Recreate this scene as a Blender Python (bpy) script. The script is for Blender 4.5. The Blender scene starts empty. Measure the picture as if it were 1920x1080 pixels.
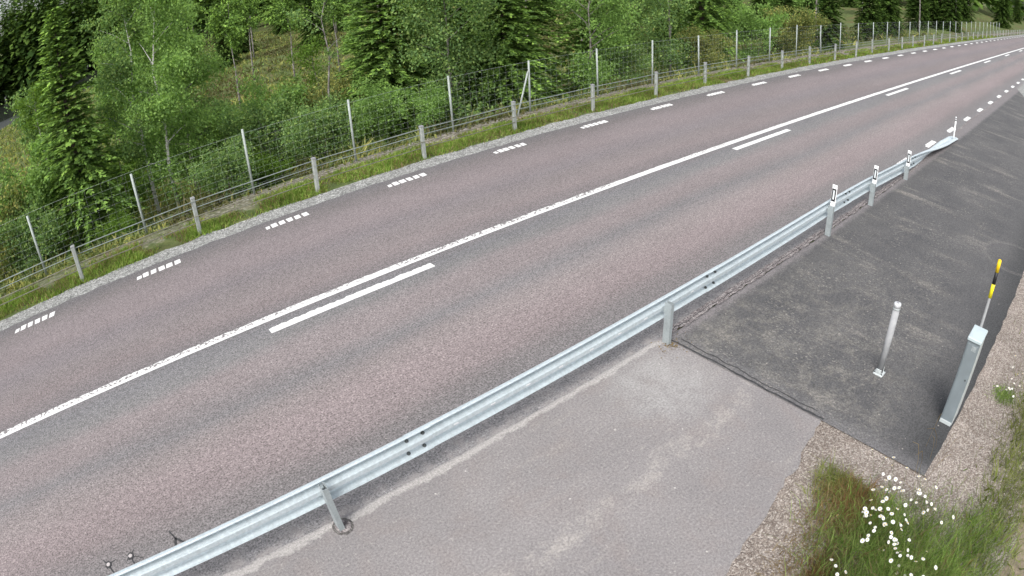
import bpy, math, random
import numpy as np
from mathutils import Vector, Matrix, noise as mnoise

# ------------------------------------------------------------------ camera, sky, sun, exposure
scene = bpy.context.scene
COL = scene.collection
# world frame: x runs along the road, y to the left of it (towards the forest), z up; metres
CAM = Vector((2.5186, -12.8630, 5.2055))
FW = Vector((0.529136, 0.690775, -0.492792))
RT = Vector((0.774516, -0.630410, -0.052045))
UP = Vector((0.346613, 0.354136, 0.868589))
cd = bpy.data.cameras.new('camera')
cam = bpy.data.objects.new('camera', cd)
COL.objects.link(cam)
cam.matrix_world = Matrix(((RT.x, UP.x, -FW.x, CAM.x), (RT.y, UP.y, -FW.y, CAM.y), (RT.z, UP.z, -FW.z, CAM.z), (0, 0, 0, 1)))
cd.type = 'PANO'                       # the road camera's wide lens bends straight lines: a fisheye lens polynomial
pc = cd if hasattr(cd, 'panorama_type') else cd.cycles
pc.panorama_type = 'FISHEYE_LENS_POLYNOMIAL'
pc.fisheye_fov = math.radians(175)
pc.fisheye_polynomial_k0 = 0.0
pc.fisheye_polynomial_k1 = -0.04169561638950375
pc.fisheye_polynomial_k2 = 5.6154478953492125e-06
pc.fisheye_polynomial_k3 = -6.934390696483987e-06
pc.fisheye_polynomial_k4 = -3.2593696065925755e-08
cd.sensor_fit = 'HORIZONTAL'
cd.sensor_width = 36.0
cd.sensor_height = 20.25
cd.clip_start = 0.05
cd.clip_end = 3000
scene.camera = cam

SUN_EL, SUN_AZ = math.radians(50), math.radians(212)      # azimuth counter-clockwise from +x
sdir = Vector((math.cos(SUN_AZ) * math.cos(SUN_EL), math.sin(SUN_AZ) * math.cos(SUN_EL), math.sin(SUN_EL)))
world = bpy.data.worlds.new("World")
scene.world = world
world.use_nodes = True
wn = world.node_tree
wn.nodes.clear()
sky = wn.nodes.new('ShaderNodeTexSky')
sky.sky_type = 'NISHITA'
sky.sun_disc = False
sky.sun_elevation = SUN_EL
sky.sun_rotation = math.atan2(sdir.x, sdir.y)
sky.air_density = 1.0
sky.dust_density = 4.0
sky.ozone_density = 1.0
hs = wn.nodes.new('ShaderNodeHueSaturation')              # cloud cover takes most of the blue out
hs.inputs['Saturation'].default_value = 0.32
bg = wn.nodes.new('ShaderNodeBackground')
bg.inputs['Strength'].default_value = 0.12
wo = wn.nodes.new('ShaderNodeOutputWorld')
wn.links.new(sky.outputs[0], hs.inputs['Color'])
wn.links.new(hs.outputs[0], bg.inputs['Color'])
wn.links.new(bg.outputs[0], wo.inputs['Surface'])
sl = bpy.data.lights.new('sun', 'SUN')
sl.energy = 1.0
sl.angle = math.radians(25)
sl.color = (1.0, 0.97, 0.92)
so = bpy.data.objects.new('sun', sl)
COL.objects.link(so)
so.rotation_euler = sdir.to_track_quat('Z', 'Y').to_euler()
so.location = (0, 0, 40)
scene.view_settings.view_transform = 'Standard'
scene.view_settings.look = 'None'
scene.view_settings.gamma = 1
scene.view_settings.exposure = 1.17
scene.render.engine = 'CYCLES'
scene.cycles.max_bounces = 6
scene.cycles.diffuse_bounces = 3
scene.cycles.use_denoising = True

rng = np.random.default_rng(7)
random.seed(7)

# ------------------------------------------------------------------ helpers
def tag(o, label=None, cat=None, group=None, kind=None):
    if label: o['label'] = label
    if cat: o['category'] = cat
    if group: o['group'] = group
    if kind: o['kind'] = kind
    return o

def empty(name, loc, label=None, cat=None, group=None):
    o = bpy.data.objects.new(name, None)
    COL.objects.link(o)
    o.location = loc
    o.empty_display_size = 0.2
    return tag(o, label, cat, group)

def mesh_np(name, V, F, mat, parent=None, smooth=False, n=4):
    """V (k,3), F (m,n) arrays -> one linked mesh object"""
    me = bpy.data.meshes.new(name)
    V = np.asarray(V, np.float32); F = np.asarray(F, np.int32)
    me.vertices.add(len(V)); me.vertices.foreach_set('co', V.ravel())
    me.loops.add(F.size); me.loops.foreach_set('vertex_index', F.ravel())
    me.polygons.add(len(F))
    me.polygons.foreach_set('loop_start', np.arange(0, F.size, F.shape[1], dtype=np.int32))
    me.polygons.foreach_set('loop_total', np.full(len(F), F.shape[1], dtype=np.int32))
    if smooth: me.polygons.foreach_set('use_smooth', np.ones(len(F), bool))
    me.update(calc_edges=True); me.validate()
    for m in (mat if isinstance(mat, (list, tuple)) else [mat]): me.materials.append(m)
    o = bpy.data.objects.new(name, me)
    COL.objects.link(o)
    o.parent = parent
    return o

class MB:
    def __init__(self): self.v = []; self.f = []; self.mi = []; self.sm = []; self.cur = 0; self.smooth = False
    def face(self, idx): self.f.append(tuple(idx)); self.mi.append(self.cur); self.sm.append(self.smooth)
    def add(self, pts): k = len(self.v); self.v += [tuple(p) for p in pts]; return k
    def box(self, c, size, rot=None, bevel=0.0):
        x, y, z = [a / 2 for a in size]
        b = min(bevel, x * .9, y * .9)
        if b > 0:      # chamfered vertical edges and top rim
            out = [(x - b, -y), (x, -y + b), (x, y - b), (x - b, y), (-x + b, y), (-x, y - b), (-x, -y + b), (-x + b, -y)]
            inn = [(px * (x - b) / x if abs(px) == x else px - math.copysign(b * .4, px), py * (y - b) / y if abs(py) == y else py - math.copysign(b * .4, py)) for px, py in out]
            rings = [[(px, py, -z) for px, py in out], [(px, py, z - b) for px, py in out], [(px, py, z) for px, py in inn]]
            self.loft([[self._tr(q, rot, c) for q in r] for r in rings], caps=True)
            return
        P = [(-x, -y, -z), (x, -y, -z), (x, y, -z), (-x, y, -z), (-x, -y, z), (x, -y, z), (x, y, z), (-x, y, z)]
        k = self.add([self._tr(q, rot, c) for q in P])
        for q in ((0, 3, 2, 1), (4, 5, 6, 7), (0, 1, 5, 4), (1, 2, 6, 5), (2, 3, 7, 6), (3, 0, 4, 7)): self.face([k + i for i in q])
    def _tr(self, q, rot, c):
        q = Vector(q)
        if rot is not None: q = rot @ q
        return q + Vector(c)
    def loft(self, rings, caps=False, closed=True):
        n = len(rings[0]); ks = [self.add(r) for r in rings]
        for a, b in zip(ks[:-1], ks[1:]):
            for i in range(n if closed else n - 1):
                j = (i + 1) % n
                self.face((a + i, a + j, b + j, b + i))
        if caps:
            self.face([ks[0] + i for i in reversed(range(n))]); self.face([ks[-1] + i for i in range(n)])
    def tube(self, pts, rad, n=8, caps=True):
        pts = [Vector(p) for p in pts]
        rad = rad if isinstance(rad, (list, tuple)) else [rad] * len(pts)
        rings = []
        for i, p in enumerate(pts):
            d = (pts[min(i + 1, len(pts) - 1)] - pts[max(i - 1, 0)]).normalized()
            a = d.orthogonal() if i == 0 else (a - d * a.dot(d))
            a.normalize(); b = d.cross(a)
            rings.append([p + (a * math.cos(t) + b * math.sin(t)) * rad[i] for t in [2 * math.pi * k / n for k in range(n)]])
        self.loft(rings, caps)
    def build(self, name, mat, parent=None, smooth=None):
        me = bpy.data.meshes.new(name)
        me.from_pydata(self.v, [], self.f)
        for m in (mat if isinstance(mat, (list, tuple)) else [mat]): me.materials.append(m)
        me.polygons.foreach_set('material_index', self.mi)
        me.polygons.foreach_set('use_smooth', self.sm if smooth is None else [smooth] * len(self.f))
        me.update()
        o = bpy.data.objects.new(name, me)
        COL.objects.link(o); o.parent = parent
        return o

def lin(c):
    return tuple(((v / 255 + .055) / 1.055) ** 2.4 if v / 255 > .04045 else v / 255 / 12.92 for v in c)

# ------------------------------------------------------------------ materials
class NT:
    def __init__(self, name):
        self.m = bpy.data.materials.new(name); self.m.use_nodes = True
        self.t = self.m.node_tree; self.t.nodes.clear()
        self.out = self.n('ShaderNodeOutputMaterial')
    def n(self, t, **kw):
        o = self.t.nodes.new(t)
        for k, v in kw.items(): setattr(o, k, v)
        return o
    def l(self, a, b): self.t.links.new(a, b)
    def pos(self):
        return self.n('ShaderNodeNewGeometry').outputs['Position']
    def noise(self, vec, scale, detail=3, rough=.55, dist=0):
        o = self.n('ShaderNodeTexNoise'); o.inputs['Scale'].default_value = scale; o.inputs['Detail'].default_value = detail
        o.inputs['Roughness'].default_value = rough; o.inputs['Distortion'].default_value = dist
        if vec is not None: self.l(vec, o.inputs['Vector'])
        return o.outputs['Fac']
    def scale(self, vec, s, rot=(0, 0, 0)):
        o = self.n('ShaderNodeMapping'); o.inputs['Scale'].default_value = s; o.inputs['Rotation'].default_value = rot
        self.l(vec, o.inputs['Vector']); return o.outputs[0]
    def math(self, op, a, b=0.0, c=None, clamp=False):
        o = self.n('ShaderNodeMath', operation=op, use_clamp=clamp)
        for i, v in enumerate((a, b, c)):
            if v is None: continue
            if isinstance(v, (int, float)): o.inputs[i].default_value = v
            else: self.l(v, o.inputs[i])
        return o.outputs[0]
    def rng(self, v, a, b, c=0.0, d=1.0, smooth=True):
        o = self.n('ShaderNodeMapRange', interpolation_type='SMOOTHSTEP' if smooth else 'LINEAR')
        self.l(v, o.inputs['Value'])
        for k, x in zip(('From Min', 'From Max', 'To Min', 'To Max'), (a, b, c, d)): o.inputs[k].default_value = x
        return o.outputs[0]
    def ramp(self, fac, stops, interp='LINEAR'):
        o = self.n('ShaderNodeValToRGB'); cr = o.color_ramp; cr.interpolation = interp
        while len(cr.elements) < len(stops): cr.elements.new(.5)
        for e, (p, c) in zip(cr.elements, stops): e.position = p; e.color = (*c[:3], 1)
        self.l(fac, o.inputs[0]); return o.outputs[0]
    def mix(self, fac, a, b, mode='MIX'):
        o = self.n('ShaderNodeMix', data_type='RGBA', blend_type=mode)
        for s, v in ((o.inputs[0], fac), (o.inputs[6], a), (o.inputs[7], b)):
            if isinstance(v, (int, float)): s.default_value = v
            elif isinstance(v, tuple): s.default_value = (*v[:3], 1)
            else: self.l(v, s)
        return o.outputs[2]
    def mul(self, col, fac):      # colour times scalar socket
        o = self.n('ShaderNodeVectorMath', operation='SCALE'); self.l(col, o.inputs[0]); self.l(fac, o.inputs['Scale']); return o.outputs[0]
    def sep(self, vec):
        o = self.n('ShaderNodeSeparateXYZ'); self.l(vec, o.inputs[0]); return o.outputs
    def bsdf(self, col, rough=.8, metal=0.0, spec=.5, bump=None, bstr=.3, bdist=.01):
        o = self.n('ShaderNodeBsdfPrincipled')
        if isinstance(col, tuple): o.inputs['Base Color'].default_value = (*col[:3], 1)
        else: self.l(col, o.inputs['Base Color'])
        if isinstance(rough, (int, float)): o.inputs['Roughness'].default_value = rough
        else: self.l(rough, o.inputs['Roughness'])
        o.inputs['Metallic'].default_value = metal
        o.inputs['Specular IOR Level'].default_value = spec
        if bump is not None:
            b = self.n('ShaderNodeBump'); b.inputs['Strength'].default_value = bstr; b.inputs['Distance'].default_value = bdist
            self.l(bump, b.inputs['Height']); self.l(b.outputs[0], o.inputs['Normal'])
        self.l(o.outputs[0], self.out.inputs['Surface']); return o

ALB = 0.60          # asphalt shades below are written as they look on a grey day; this takes them to surface albedo
def al(c, k=1.0): return tuple(v * ALB * k for v in lin(c))

def speckle(t, P, scale, lo, hi):
    """stones in the asphalt: fine bright and dark grains"""
    a = t.noise(P, scale, 2, .7)
    b = t.noise(P, scale * 2.6, 1, .5)
    s = t.math('ADD', t.math('MULTIPLY', a, .65), t.math('MULTIPLY', b, .35))
    return t.rng(s, .34, .66, lo, hi, smooth=False)

def mat_road():
    t = NT('road_asphalt'); P = t.pos(); X, Y, Z = t.sep(P)
    wob = t.noise(t.scale(P, (.25, 1.2, 1)), 1.0, 3)
    w = t.math('ADD', t.math('MULTIPLY', Y, -1), t.math('MULTIPLY', t.math('SUBTRACT', wob, .5), .55))
    f = t.math('DIVIDE', t.math('ADD', w, 1.0), 10.0)
    S = [(-.4, (119, 117, 119)), (.25, (129, 123, 123)), (.8, (144, 135, 136)), (1.35, (147, 137, 138)), (2.0, (139, 132, 134)), (2.5, (142, 134, 134)),
         (3.0, (145, 135, 135)), (3.5, (134, 128, 129)), (3.9, (132, 131, 133)), (4.3, (139, 137, 137)), (4.65, (151, 142, 142)), (5.0, (149, 140, 140)), (5.42, (138, 135, 136)), (5.85, (154, 145, 144)),
         (6.3, (157, 145, 145)), (6.75, (151, 140, 140)), (7.15, (137, 132, 132)), (7.7, (137, 135, 136)), (8.05, (145, 143, 144))]
    base = t.ramp(f, [((s + 1) / 10, al(c)) for s, c in S])
    big = t.rng(t.noise(t.scale(P, (.12, .7, 1)), 1.3, 4), .3, .7, .95, 1.05)
    blot = t.rng(t.noise(P, 2.2, 4), .3, .72, .96, 1.04)
    sp = t.math('MULTIPLY', speckle(t, P, 38, .30, 1.78), t.rng(t.noise(P, 13, 2, .6), .35, .65, .88, 1.12))
    col = t.mul(t.mul(t.mul(base, big), blot), sp)
    # single pale quartz stones and a few dark ones
    v = t.n('ShaderNodeTexVoronoi'); v.inputs['Scale'].default_value = 17; t.l(P, v.inputs['Vector'])
    pale = t.math('MULTIPLY', t.rng(v.outputs['Distance'], .10, .17, 1, 0), t.math('GREATER_THAN', t.sep(v.outputs['Color'])[0], .93))
    col = t.mix(t.math('MULTIPLY', pale, .7), col, al((225, 215, 212)))
    # loose sand blown to the edge under the guardrail
    n2 = t.noise(P, 5, 4, .6)
    sand = t.math('MULTIPLY', t.rng(t.math('ADD', w, t.math('MULTIPLY', n2, .5)), 8.0, 8.4, 0, 1), t.rng(n2, .38, .6, .0, .75))
    col = t.mix(sand, col, al((176, 170, 167)))
    t.bsdf(col, .88, spec=.3, bump=t.noise(P, 70, 2), bstr=.35, bdist=.006)
    return t.m

def mat_layby():
    t = NT('old_asphalt'); P = t.pos(); X, Y, Z = t.sep(P)
    base = t.ramp(t.noise(P, .9, 5, .6), [(.3, al((150, 146, 146))), (.7, al((166, 161, 160)))])
    base = t.mix(t.rng(t.noise(P, 1.7, 4, .6, .4), .45, .72, 0, .55), base, al((158, 149, 146)))
    # pale sandy streaks left by wheels running along the bay
    st = t.noise(t.scale(P, (.5, 2.2, 1), (0, 0, math.radians(-8))), 1.1, 4, .6)
    base = t.mix(t.rng(st, .56, .74, 0, .55), base, al((176, 170, 165)))
    fl = t.noise(t.scale(P, (3, 9, 1), (0, 0, math.radians(35))), 1.6, 3, .6)
    base = t.mix(t.rng(fl, .62, .74, 0, .4), base, al((184, 179, 174)))
    xs_ = t.math('MULTIPLY', t.math('SUBTRACT', X, 6.9), -.02)
    dl = t.math('ADD', t.math('ADD', Y, 9.68), t.math('ADD', xs_, t.math('MULTIPLY', t.math('SUBTRACT', t.noise(P, 1.3, 4, .65), .5), .9)))
    lane = t.math('MULTIPLY', t.rng(t.math('ABSOLUTE', dl), .05, .22, 1, 0), t.rng(t.noise(P, 3.2, 4, .7), .40, .62, 0, .75))
    lane = t.math('MULTIPLY', lane, t.rng(t.noise(P, 20, 3, .7), .35, .6, .35, 1))
    base = t.mix(lane, base, al((192, 186, 180)))
    fk = t.rng(t.noise(t.scale(P, (1.0, .5, 1), (0, 0, math.radians(25))), 26, 3, .7), .60, .68, 0, .55)
    base = t.mix(fk, base, al((192, 187, 182)))
    # the thin line of sand along the guardrail
    n = t.noise(P, 3.5, 4, .65)
    d = t.math('ADD', t.math('ADD', Y, 8.11), t.math('MULTIPLY', t.math('SUBTRACT', n, .5), .30))
    band = t.rng(t.math('ABSOLUTE', d), .035, .085, 1, 0)
    fade = t.rng(X, 8.5, 8.75, 1, 0)
    base = t.mix(t.math('MULTIPLY', t.math('MULTIPLY', band, fade), .85), base, al((198, 194, 190)))
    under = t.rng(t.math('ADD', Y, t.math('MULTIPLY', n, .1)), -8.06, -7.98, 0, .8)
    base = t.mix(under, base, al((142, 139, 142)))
    pt = t.n('ShaderNodeVectorMath', operation='DISTANCE'); t.l(P, pt.inputs[0]); pt.inputs[1].default_value = (7.9, -8.75, 0)
    base = t.mix(t.math('MULTIPLY', t.rng(pt.outputs['Value'], .2, 1.0, .8, 0), t.rng(n, .35, .65, .3, 1)), base, al((188, 186, 184)))
    col = t.mul(base, speckle(t, P, 38, .66, 1.34))
    v = t.n('ShaderNodeTexVoronoi'); v.inputs['Scale'].default_value = 9; t.l(P, v.inputs['Vector'])
    pale = t.math('MULTIPLY', t.rng(v.outputs['Distance'], .07, .12, 1, 0), t.math('GREATER_THAN', t.sep(v.outputs['Color'])[0], .9))
    col = t.mix(t.math('MULTIPLY', pale, .8), col, al((235, 230, 224)))
    t.bsdf(col, .9, spec=.3, bump=t.noise(P, 60, 2), bstr=.25, bdist=.005)
    return t.m

def mat_dark_asphalt():
    t = NT('dark_asphalt'); P = t.pos(); X, Y, Z = t.sep(P)
    base = t.ramp(t.noise(P, .7, 4, .6), [(.3, al((91, 91, 93))), (.7, al((110, 109, 109)))])
    base = t.mix(t.rng(Y, -12.3, -11.4, .85, 0), base, al((70, 71, 72)))
    # dusty tracks swung across the turning area
    trk = t.noise(t.scale(P, (2.3, .42, 1), (0, 0, math.radians(7))), 1.0, 4, .6, .3)
    lump = t.noise(P, .55, 3, .6)
    inner = t.math('MULTIPLY', t.rng(Y, -12.1, -10.6, 0, 1), t.rng(Y, -8.15, -8.6, .3, 1))
    dust = t.math('MULTIPLY', t.math('MULTIPLY', t.rng(trk, .5, .72, .0, 1), t.rng(lump, .36, .58, .12, 1)), inner)
    gr = t.rng(t.noise(P, 14, 4, .75), .38, .62, .25, 1)
    base = t.mix(t.math('MULTIPLY', t.math('MULTIPLY', dust, gr), .9), base, al((166, 160, 152)))
    near = t.math('MULTIPLY', t.math('MULTIPLY', t.rng(X, 14.5, 10, 0, .75), inner), t.math('MULTIPLY', gr, t.rng(t.noise(P, 2.6, 4, .7), .42, .66, 0, 1)))
    base = t.mix(near, base, al((148, 144, 137)))
    ed = t.math('ADD', Y, t.math('MULTIPLY', t.noise(P, 4, 3), .2))
    base = t.mix(t.rng(ed, -8.25, -8.05, 0, .75), base, al((150, 144, 145)))
    jo = t.rng(t.math('ADD', X, t.math('MULTIPLY', t.noise(P, 5, 3), .2)), 8.86, 9.2, .6, 0)
    base = t.mix(jo, base, al((132, 130, 131)))
    fk = t.rng(t.noise(t.scale(P, (1.0, .55, 1), (0, 0, math.radians(25))), 30, 3, .7), .56, .66, 0, 1)
    fz = t.math('MULTIPLY', t.math('MULTIPLY', fk, inner), t.rng(t.noise(P, 1.1, 4, .65), .36, .6, .15, .75))
    base = t.mix(fz, base, al((170, 165, 157)))
    # one round tyre mark
    ds = t.n('ShaderNodeVectorMath', operation='DISTANCE'); t.l(P, ds.inputs[0]); ds.inputs[1].default_value = (16.3, -11.9, 0)
    ring = t.rng(t.math('ABSOLUTE', t.math('SUBTRACT', ds.outputs['Value'], .78)), .03, .09, .28, 0)
    base = t.mix(t.math('MULTIPLY', ring, gr), base, al((160, 155, 150)))
    col = t.mul(base, speckle(t, P, 40, .52, 1.48))
    v = t.n('ShaderNodeTexVoronoi'); v.inputs['Scale'].default_value = 8; t.l(P, v.inputs['Vector'])
    pale = t.math('MULTIPLY', t.rng(v.outputs['Distance'], .06, .12, 1, 0), t.math('GREATER_THAN', t.sep(v.outputs['Color'])[0], .86))
    col = t.mix(t.math('MULTIPLY', pale, .7), col, al((205, 196, 186)))
    t.bsdf(col, .85, spec=.35, bump=t.noise(P, 60, 2), bstr=.35, bdist=.006)
    return t.m

def mat_gravel(name, c0, c1, c2, sc=34):
    t = NT(name); P = t.pos()
    v = t.n('ShaderNodeTexVoronoi'); v.inputs['Scale'].default_value = sc; t.l(P, v.inputs['Vector'])
    r = t.sep(v.outputs['Color'])[0]
    col = t.ramp(r, [(0, al(c0)), (.5, al(c1)), (1, al(c2))])
    edge = t.rng(v.outputs['Distance'], .25, .7, 1.06, .80)
    col = t.mul(col, edge)
    col = t.mul(col, t.rng(t.noise(P, 1.6, 4, .6), .3, .7, .86, 1.1))
    t.bsdf(col, .95, spec=.2, bump=t.math('SUBTRACT', 1, v.outputs['Distance']), bstr=.7, bdist=.02)
    return t.m

def mat_ground():
    t = NT('ground_soil'); P = t.pos(); X, Y, Z = t.sep(P)
    n1 = t.noise(P, .35, 5, .6); n2 = t.noise(P, 2.5, 5, .65); n3 = t.noise(P, 18, 3, .7)
    g = t.ramp(n2, [(.3, (.055, .075, .025)), (.5, (.085, .115, .036)), (.7, (.14, .155, .055))])
    g = t.mix(t.rng(n1, .5, .66, 0, .8), g, (.13, .095, .05))
    g = t.mix(t.rng(n3, .5, .75, 0, .5), g, (.03, .035, .016))
    # bare stony bank by the left fence
    v = t.n('ShaderNodeTexVoronoi'); v.inputs['Scale'].default_value = 11; t.l(P, v.inputs['Vector'])
    st = t.ramp(t.sep(v.outputs['Color'])[0], [(0, (.17, .15, .12)), (.6, (.27, .24, .20)), (1, (.40, .37, .33))])
    st = t.mul(st, t.rng(v.outputs['Distance'], .2, .75, 1, .5))
    yy = t.math('ADD', Y, t.math('MULTIPLY', t.math('SUBTRACT', n2, .5), 1.1))
    bank = t.math('MULTIPLY', t.rng(yy, 1.45, 1.75, 0, 1), t.rng(yy, 3.0, 3.7, 1, 0))
    bank = t.math('MULTIPLY', bank, t.rng(t.math('ADD', X, t.math('MULTIPLY', n1, 6)), 4, 13, .35, .95))
    g = t.mix(bank, g, st)
    # right verge: dry soil and moss
    rt = t.rng(Y, -11, -10.6, 1, 0)
    g2 = t.ramp(n2, [(.3, (.20, .165, .12)), (.5, (.24, .20, .15)), (.7, (.13, .13, .05))])
    g = t.mix(rt, g, g2)
    t.bsdf(g, .95, spec=.2, bump=n3, bstr=.6, bdist=.05)
    return t.m

def mat_leaf(name, cols, trans=.35, tint=.18):
    """cols: three leaf colours picked per leaf; a slow noise shifts whole clumps"""
    t = NT(name); P = t.pos()
    r = t.n('ShaderNodeNewGeometry').outputs['Random Per Island']
    c = t.ramp(r, [(0, cols[0]), (.5, cols[1]), (1, cols[2])])
    n = t.rng(t.noise(P, 1.1, 3), .3, .7, 1 - tint, 1 + tint)
    c = t.mul(c, n)
    d = t.n('ShaderNodeBsdfDiffuse'); t.l(c, d.inputs[0])
    tr = t.n('ShaderNodeBsdfTranslucent'); t.l(t.mix(1.0, c, (1.0, 1.0, .55), 'MULTIPLY'), tr.inputs[0])
    m1 = t.n('ShaderNodeMixShader'); m1.inputs[0].default_value = min(.55, trans + .12); t.l(d.outputs[0], m1.inputs[1]); t.l(tr.outputs[0], m1.inputs[2])
    t.l(m1.outputs[0], t.out.inputs[0])
    return t.m

def mat_bark(name, c0, c1, sc=(8, 8, 2), thr=(.4, .6)):
    t = NT(name); P = t.pos()
    col = t.ramp(t.noise(t.scale(P, sc), 1.6, 4, .6), [(thr[0], c0), (thr[1], c1)])
    t.bsdf(col, .9, spec=.2); return t.m

def mat_zinc(name, base=(.53, .595, .625), rough=.42, metal=.3):
    t = NT(name); P = t.pos()
    v = t.n('ShaderNodeTexVoronoi'); v.inputs['Scale'].default_value = 45; t.l(P, v.inputs['Vector'])
    sp = t.rng(t.sep(v.outputs['Color'])[0], 0, 1, .93, 1.07, smooth=False)
    st = t.rng(t.noise(t.scale(P, (9, 3, 3)), 2.5, 4, .6), .3, .72, .93, 1.05)
    b = t.n('ShaderNodeRGB'); b.outputs[0].default_value = (*base, 1)
    col = t.mul(t.mul(b.outputs[0], sp), st)
    gm = t.rng(t.noise(t.scale(P, (2.5, 14, 14)), 1.2, 5, .7), .56, .78, 0, .38)
    col = t.mix(gm, col, tuple(v * .52 for v in base))
    rg = t.rng(t.noise(P, 6, 3), .3, .7, rough - .06, rough + .1)
    t.bsdf(col, rg, metal, spec=.5); return t.m

def mat_plain(name, c, rough=.5, metal=0, var=.08, sc=8, spec=.4):
    t = NT(name); P = t.pos()
    b = t.n('ShaderNodeRGB'); b.outputs[0].default_value = (*c, 1)
    col = t.mul(b.outputs[0], t.rng(t.noise(P, sc, 4, .6), .3, .7, 1 - var, 1 + var))
    t.bsdf(col, rough, metal, spec=spec); return t.m

def mat_paint():
    t = NT('white_road_paint'); P = t.pos()
    n = t.noise(P, 24, 4, .7); n2 = t.noise(P, 2.0, 3)
    col = t.ramp(n, [(.25, (.30, .295, .29)), (.42, (.62, .62, .61)), (.7, (.72, .72, .71))])
    t.bsdf(col, .7, spec=.4, bump=n, bstr=.3, bdist=.004); return t.m

def mat_paint_worn():
    """upper half of the solid line: profiled paint, worn through between the bumps"""
    t = NT('worn_road_paint'); P = t.pos(); X, Y, Z = t.sep(P)
    v = t.n('ShaderNodeTexVoronoi'); v.inputs['Scale'].default_value = 1.0
    t.l(t.scale(P, (21, 30, 1), (0, 0, math.radians(35))), v.inputs['Vector'])
    n = t.noise(P, 26, 3, .7); lo = t.noise(t.scale(P, (.35, .1, 1)), 1.0, 2)
    k = t.math('ADD', v.outputs['Distance'], t.math('MULTIPLY', t.math('SUBTRACT', n, .5), .5))
    worn = t.math('MULTIPLY', t.rng(k, .50, .66, 0, 1), t.rng(lo, .36, .56, .25, .95))
    worn = t.math('MULTIPLY', worn, t.rng(X, 9, 26, 1, .15))
    col = t.mix(worn, (.66, .66, .65), (.15, .14, .14))
    t.bsdf(col, .75, spec=.4, bump=v.outputs['Distance'], bstr=.4, bdist=.004); return t.m

M = {}
M['road'] = mat_road(); M['layby'] = mat_layby(); M['dark'] = mat_dark_asphalt(); M['ground'] = mat_ground()
M['gravel_l'] = mat_gravel('grey_gravel', (140, 141, 139), (178, 179, 176), (215, 216, 213), 30)
M['gravel_r'] = mat_gravel('pink_gravel', (146, 133, 125), (179, 167, 157), (218, 209, 200), 52)
M['paint'] = mat_paint(); M['worn'] = mat_paint_worn()
M['tar'] = mat_plain('tar', (.035, .035, .037), .7, 0, .4, 20)
M['disc_grey'] = mat_plain('dusty_plastic', (.42, .39, .385), .8, 0, .15, 40)
M['cap'] = mat_plain('light_grey_plastic', (.50, .51, .53), .5, 0, .06, 30)
M['rim'] = mat_gravel('dark_grit', (104, 101, 99), (130, 126, 124), (160, 156, 152), 60)
M['crumb'] = mat_gravel('broken_asphalt', (120, 112, 112), (158, 150, 150), (196, 190, 188), 40)
M['zinc'] = mat_zinc('galvanised_steel'); M['zinc_d'] = mat_zinc('dull_galvanised_steel', (.36, .40, .41), .55, .4)
M['zinc_l'] = mat_zinc('bright_zinc', (.78, .80, .81), .4, .3)
M['bolt'] = mat_plain('weathered_steel', (.10, .11, .11), .6, .5)
M['white'] = mat_plain('white_plastic', (.78, .79, .80), .45, 0, .04)
M['black'] = mat_plain('black_plastic', (.012, .012, .014), .5, 0, .1)
M['reflect'] = mat_plain('pale_reflector', (.62, .66, .68), .25, 0, .05, 60)
M['bollard'] = mat_plain('pale_grey_plastic', (.31, .315, .325), .75, 0, .08, spec=.2)
M['cabinet'] = mat_plain('grey_green_enamel', (.175, .205, .222), .45, 0, .06, 5)
M['cabinet_s'] = mat_plain('pale_grey', (.44, .475, .48), .4, 0, .05, 5)
M['lid'] = mat_plain('pale_blue_grey_enamel', (.42, .49, .51), .4, 0, .05, 5)
M['sticker'] = mat_plain('faded_sticker', (.27, .30, .31), .5, 0, .15, 40)
M['yellow'] = mat_plain('yellow_reflective_tape', (.72, .62, .012), .4, 0, .06, 30)
M['amber'] = mat_plain('amber_reflective_tape', (.68, .47, .008), .4, 0, .06, 30)
M['steel'] = mat_plain('grey_steel', (.22, .225, .23), .6, .0, .06)
M['cable'] = mat_plain('wire_rope', (.21, .24, .22), .6, .2, .15, 3)
M['cable_d'] = mat_plain('rusty_wire_rope', (.17, .165, .125), .7, .1, .2, 3)
M['fence_post'] = mat_plain('weathered_grey_post', (.29, .31, .29), .7, .1, .15, 9)
M['mesh_post'] = mat_plain('grey_fence_post', (.30, .335, .315), .6, .1, .1, 5)
M['wire'] = mat_plain('fence_wire', (.36, .40, .38), .6, .2)
M['spruce'] = mat_leaf('spruce_needles', ((0.079, 0.134, 0.043), (0.152, 0.262, 0.065), (0.303, 0.475, 0.100)), .2)
M['spruce_d'] = mat_leaf('dark_spruce_needles', ((0.033, 0.065, 0.020), (0.062, 0.113, 0.028), (0.129, 0.209, 0.044)), .2)
M['birch'] = mat_leaf('birch_leaves', ((0.143, 0.241, 0.082), (0.219, 0.360, 0.108), (0.336, 0.512, 0.148)), .4)
M['alder'] = mat_leaf('alder_leaves', ((0.114, 0.197, 0.082), (0.181, 0.297, 0.104), (0.300, 0.411, 0.131)), .35)
M['lime'] = mat_leaf('young_leaves', ((0.090, 0.159, 0.034), (0.133, 0.234, 0.047), (0.193, 0.296, 0.062)), .45)
M['fern'] = mat_leaf('undergrowth_leaves', ((0.106, 0.147, 0.056), (0.200, 0.249, 0.086), (0.398, 0.381, 0.125)), .35, .35)
M['heath'] = mat_leaf('heath_leaves', ((0.094, 0.099, 0.044), (0.156, 0.140, 0.068), (0.118, 0.164, 0.052)), .3, .35)
M['grass'] = mat_leaf('verge_grass', ((0.132, 0.208, 0.043), (0.205, 0.330, 0.062), (0.362, 0.392, 0.132)), .35, .3)
M['grass_t'] = mat_leaf('tall_grass', ((.085, .15, .035), (.19, .30, .07), (.34, .42, .15)), .38, .3)
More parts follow.
